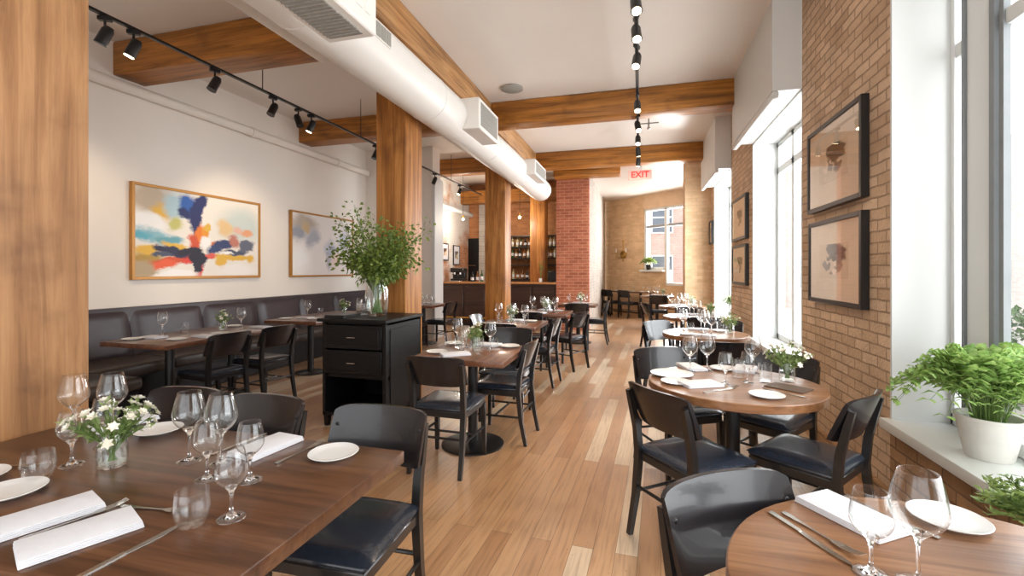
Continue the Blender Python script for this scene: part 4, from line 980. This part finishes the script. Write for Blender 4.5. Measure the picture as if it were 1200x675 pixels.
for k, (x, y) in enumerate(((-3.45, 11.25), (-2.92, 11.25), (-4.45, 11.25))):
    if bp0 is None:
        bp0 = thing('pendant_lamp', None, 'pendant lamp'); o = bp0
        MB().tube([(0, 0, .12), (0, 0, 1.25)], .006).build('cord', M['black'], o); MB().lathe([(0, .15), (.02, .15), (.022, .08), (.012, .07), (0, .07)], 14).build('socket', M['brass'], o)
        MB().ball((0, 0, .04), .032, 2).build('bulb', M['bulb'], o)
        o.location = (x, y, 2.7)
    else: o = dup(bp0, (x, y, 2.7), 0)
    tag(o, 'bare bulb pendant lamp over the bar counter, %s from the coffee machine' % ORD[(1, 2, 0)[k]], 'pendant lamp', 'bar pendant lamps')
    d = bpy.data.lights.new('pendant_light', 'POINT'); d.energy = 24; d.color = (1, .9, .76); d.shadow_soft_size = .06
    lo = bpy.data.objects.new('pendant_light', d); C.objects.link(lo); lo.location = (x, y-.12, 2.66)
pz = thing('till_box', 'black till screen on the bar counter next to the brick pillar', 'till', (-2.08, 11.2, 1.1103))
MB().box((-.09, -.06, 0), (.09, .08, .02), .004).build('stand', M['black'], pz)
MB().box((-.11, -.02, .03), (.11, .02, .27), .008).tube([(0, .02, .01), (0, .02, .1)], .02).build('screen', M['black'], pz)
bv = tag(MB().lathe([(0, .0), (.035, .0), (.045, .04), (.04, .09), (.03, .1), (.028, .1), (.036, .05), (0, .01)], 20).build('bud_vase', M['china'], loc=(-2.36, 11.12, 1.1103)), 'small white bud vase on the bar counter before the post', 'vase')
tw = thing('twig_sprig', 'thin green twig standing in the white bud vase on the bar', 'plant', (-2.36, 11.12, 1.1103))
s_ = MB(); l_ = MB(); rnd = random.Random(6)
for k in range(5):
    tip = Vector((rnd.uniform(-.1, .1), rnd.uniform(-.1, .1), rnd.uniform(.3, .55))); s_.tube([(0, 0, .02), tip*.5+Vector((0, 0, .05)), tip], [.004, .003, .002], 5)
    for i in range(9): f = rnd.uniform(.4, 1); l_.leaf(tip*f, (rnd.uniform(-1, 1), rnd.uniform(-1, 1), .5), (0, .3, 1), .05, .018)
s_.build('stems', M['stem'], tw); tag(l_.build('foliage', M['leaf'], tw, smooth=False), kind='stuff')

# ------------------------------------------------------------------ potted plants
def fern(loc, R, H, nfr, seed, label, potR, potH, pmat, fmat, L=.05, w=.016):
    t = thing('potted_fern', label, 'plant', loc)
    MB().lathe([(0, 0), (potR*.66, 0), (potR*.70, .008), (potR*.97, potH*.92), (potR, potH*.93), (potR, potH), (potR*.93, potH), (potR*.9, potH*.85), (0, potH*.83)], 40).build('pot', pmat, t)
    rnd = random.Random(seed); lv = MB(); st = MB()
    for k in range(nfr):
        a = rnd.uniform(0, 2*PI); e = R*math.sqrt(rnd.uniform(.05, 1)); hh = H*(rnd.uniform(.7, 1) - .75*(e/R)**2.2)
        b0 = Vector((math.cos(a)*potR*.5*rnd.random(), math.sin(a)*potR*.5*rnd.random(), potH*.85)); tip = Vector((math.cos(a)*e, math.sin(a)*e, potH+hh*.85)); mid = Vector((math.cos(a)*e*.45, math.sin(a)*e*.45, potH+H*rnd.uniform(.6, .95)))
        q = lambda f: b0*(1-f)**2 + mid*2*f*(1-f) + tip*f*f
        st.tube([q(i/6) for i in range(7)], [.0022]*5+[.0015, .0008], 4)
        dirv = (tip-b0).normalized(); sd = dirv.cross(Vector((0, 0, 1))).normalized()
        for i in range(16):
            f = .28+.72*(i//2)/7; c = q(min(1, f)); sg = 1 if i % 2 else -1
            lv.leaf(c, sd*sg*1.0+dirv*.7+Vector((0, 0, rnd.uniform(-.3, .2))), (0, 0, 1) if False else dirv, L*(1.15-.6*f)*rnd.uniform(.8, 1.2), w*rnd.uniform(.8, 1.2), .35)
    st.build('fronds', M['stem'], t); tag(lv.build('foliage', fmat, t, smooth=False), kind='stuff')
    return t
fern((1.60, 2.72, .5103), .37, .42, 150, 3, 'bright green feathery fern in a white pot on the near window sill', .125, .20, M['pot'], M['fern'], .085, .03)
# bushy herb by the foreground round table's vase
hb = thing('herb_bunch', 'bushy green herb sprigs at the window edge of the nearest round table', 'plant', (.865, 1.29, TZ))
MB().lathe([(0, .003), (.034, .001), (.036, .01), (.038, .10), (.037, .10), (.034, .012), (0, .01)], 28).build('glass_jar', M['glass'], hb)
s_ = MB(); l_ = MB(); rnd = random.Random(12)
for k in range(90):
    a = rnd.uniform(0, 2*PI); e = .12*math.sqrt(rnd.random()); tip = Vector((math.cos(a)*e, math.sin(a)*e, rnd.uniform(.13, .195)-.35*e)); b0 = Vector((0, 0, .02)); mid = Vector((math.cos(a)*.02, math.sin(a)*.02, .12))
    q = lambda f: b0*(1-f)**2 + mid*2*f*(1-f) + tip*f*f
    s_.tube([q(i/5) for i in range(6)], .0014, 4)
    for i in range(22): f = rnd.uniform(.55, 1); l_.leaf(q(f), (rnd.uniform(-1, 1), rnd.uniform(-1, 1), rnd.uniform(0, 1)), (rnd.uniform(-1, 1), rnd.uniform(-1, 1), 0), .022, .008, .1)
s_.build('stems', M['stem'], hb); tag(l_.build('foliage', leafmat('herb_green', lin(92, 116, 52), lin(150, 170, 96)), hb, smooth=False), kind='stuff')
def awp(x, y, z): return AW + Matrix.Rotation(AR, 3, 'Z') @ Vector((x, y, z))
fern(awp(wl+.28, -.10, 1.4203), .26, .30, 40, 8, 'small leafy plant in a dark pot on the corner window ledge', .09, .16, M['black'], M['leaf'], .07, .03)
fern((1.60, 8.6, .5103), .26, .34, 50, 9, 'leafy green plant in a pale pot on the last window sill', .11, .24, M['pot'], M['leaf_pale'], .08, .03)

# ------------------------------------------------------------------ street outside
struct(MB().box((2.1, -8, -.5), (30, 40, -.4)).build('pavement', M['concrete'], smooth=False))
struct(MB().box((-12, 18.0, -.5), (2.1, 40, -.4)).build('pavement', M['concrete'], smooth=False))
def facade(name, label, x0, y0, x1, y1, h, mat, along, base):
    t = thing(name, label, 'building', (0, 0, 0))
    MB().box((x0, y0, -.4), (x1, y1, h)).build('facade_wall', mat, t, smooth=False)
    L = (y1-y0) if along == 'y' else (x1-x0); n = int(L//2.2)
    for f in range(int(h//2.8)):
        for k in range(n):
            c = 1.1+2.2*k; z0 = .5+2.8*f
            if along == 'y':
                fr = MB().box((x0-.06, y0+c-.55, z0), (x0+.02, y0+c+.55, z0+1.7)).build('window', M['white'], t, smooth=False)
                MB().box((x0-.07, y0+c-.47, z0+.08), (x0-.055, y0+c+.47, z0+.8)).box((x0-.07, y0+c-.47, z0+.88), (x0-.055, y0+c+.47, z0+1.62)).build('pane', M['ext_glass'], fr, smooth=False)
            else:
                fr = MB().box((x0+c-.55, y0-.06, z0), (x0+c+.55, y0+.02, z0+1.7)).build('window', M['white'], t, smooth=False)
                MB().box((x0+c-.47, y0-.07, z0+.08), (x0+c+.47, y0-.055, z0+.8)).box((x0+c-.47, y0-.07, z0+.88), (x0+c+.47, y0-.055, z0+1.62)).build('pane', M['ext_glass'], fr, smooth=False)
    return t
facade('street_building', 'pale brick building across the street outside the near window', 11, 4, 14, 22, 5.6, M['ext_brick'], 'y', 0)
facade('street_building', 'pale red brick building across the street beyond the corner window', 0, 25, 11, 28, 6.2, M['ext_red'], 'x', 0)
hg = MB(); rnd = random.Random(3)
for k in range(5200):
    y = rnd.uniform(4.6, 9.5); x = 5.2+rnd.gauss(0, .22); z = rnd.uniform(-.4, .85)
    hg.leaf((x, y, z), (rnd.uniform(-1, 1), rnd.uniform(-1, 1), rnd.uniform(-.2, 1)), (rnd.uniform(-1, 1), rnd.uniform(-1, 1), 0), .11, .06)
hd = hg.build('street_hedge', M['hedge'], smooth=False); tag(hd, 'green hedge along the street outside the near window', 'hedge')
car = thing('parked_car', 'white car parked beyond the hedge outside the near window', 'car', (7.6, 8.2, -.4))
def carsec(u, v):
    y = -2.1+4.2*u; prof = [(0, .35), (.08, .75), (.25, .85), (.36, 1.38), (.7, 1.42), (.86, .95), (.97, .88), (1, .4)]
    for (a, h0), (b_, h1) in zip(prof, prof[1:]):
        if a <= u <= b_: hh = h0+(h1-h0)*(u-a)/(b_-a); break
    a = PI*v; w_ = .85 if hh < .95 else .85-.2*(hh-.95)/.45
    return (-w_*math.copysign(abs(math.cos(a))**.35, math.cos(a)), y, .28+(hh-.28)*math.sin(a)**.35)
MB().grid(36, 16, carsec).build('car_body', M['car'], car)
for sx in (-.78, .78):
    for yy_ in (-1.3, 1.3): MB().tube([(sx-.1, yy_, .32), (sx+.1, yy_, .32)], .32, 24).build('wheel', M['black'], car)
for k, sx in enumerate((-.80, .80)): MB().box((sx-.03, -.75, .95), (sx+.03, .9, 1.28), .02).build('side_window', M['ext_glass'], car)
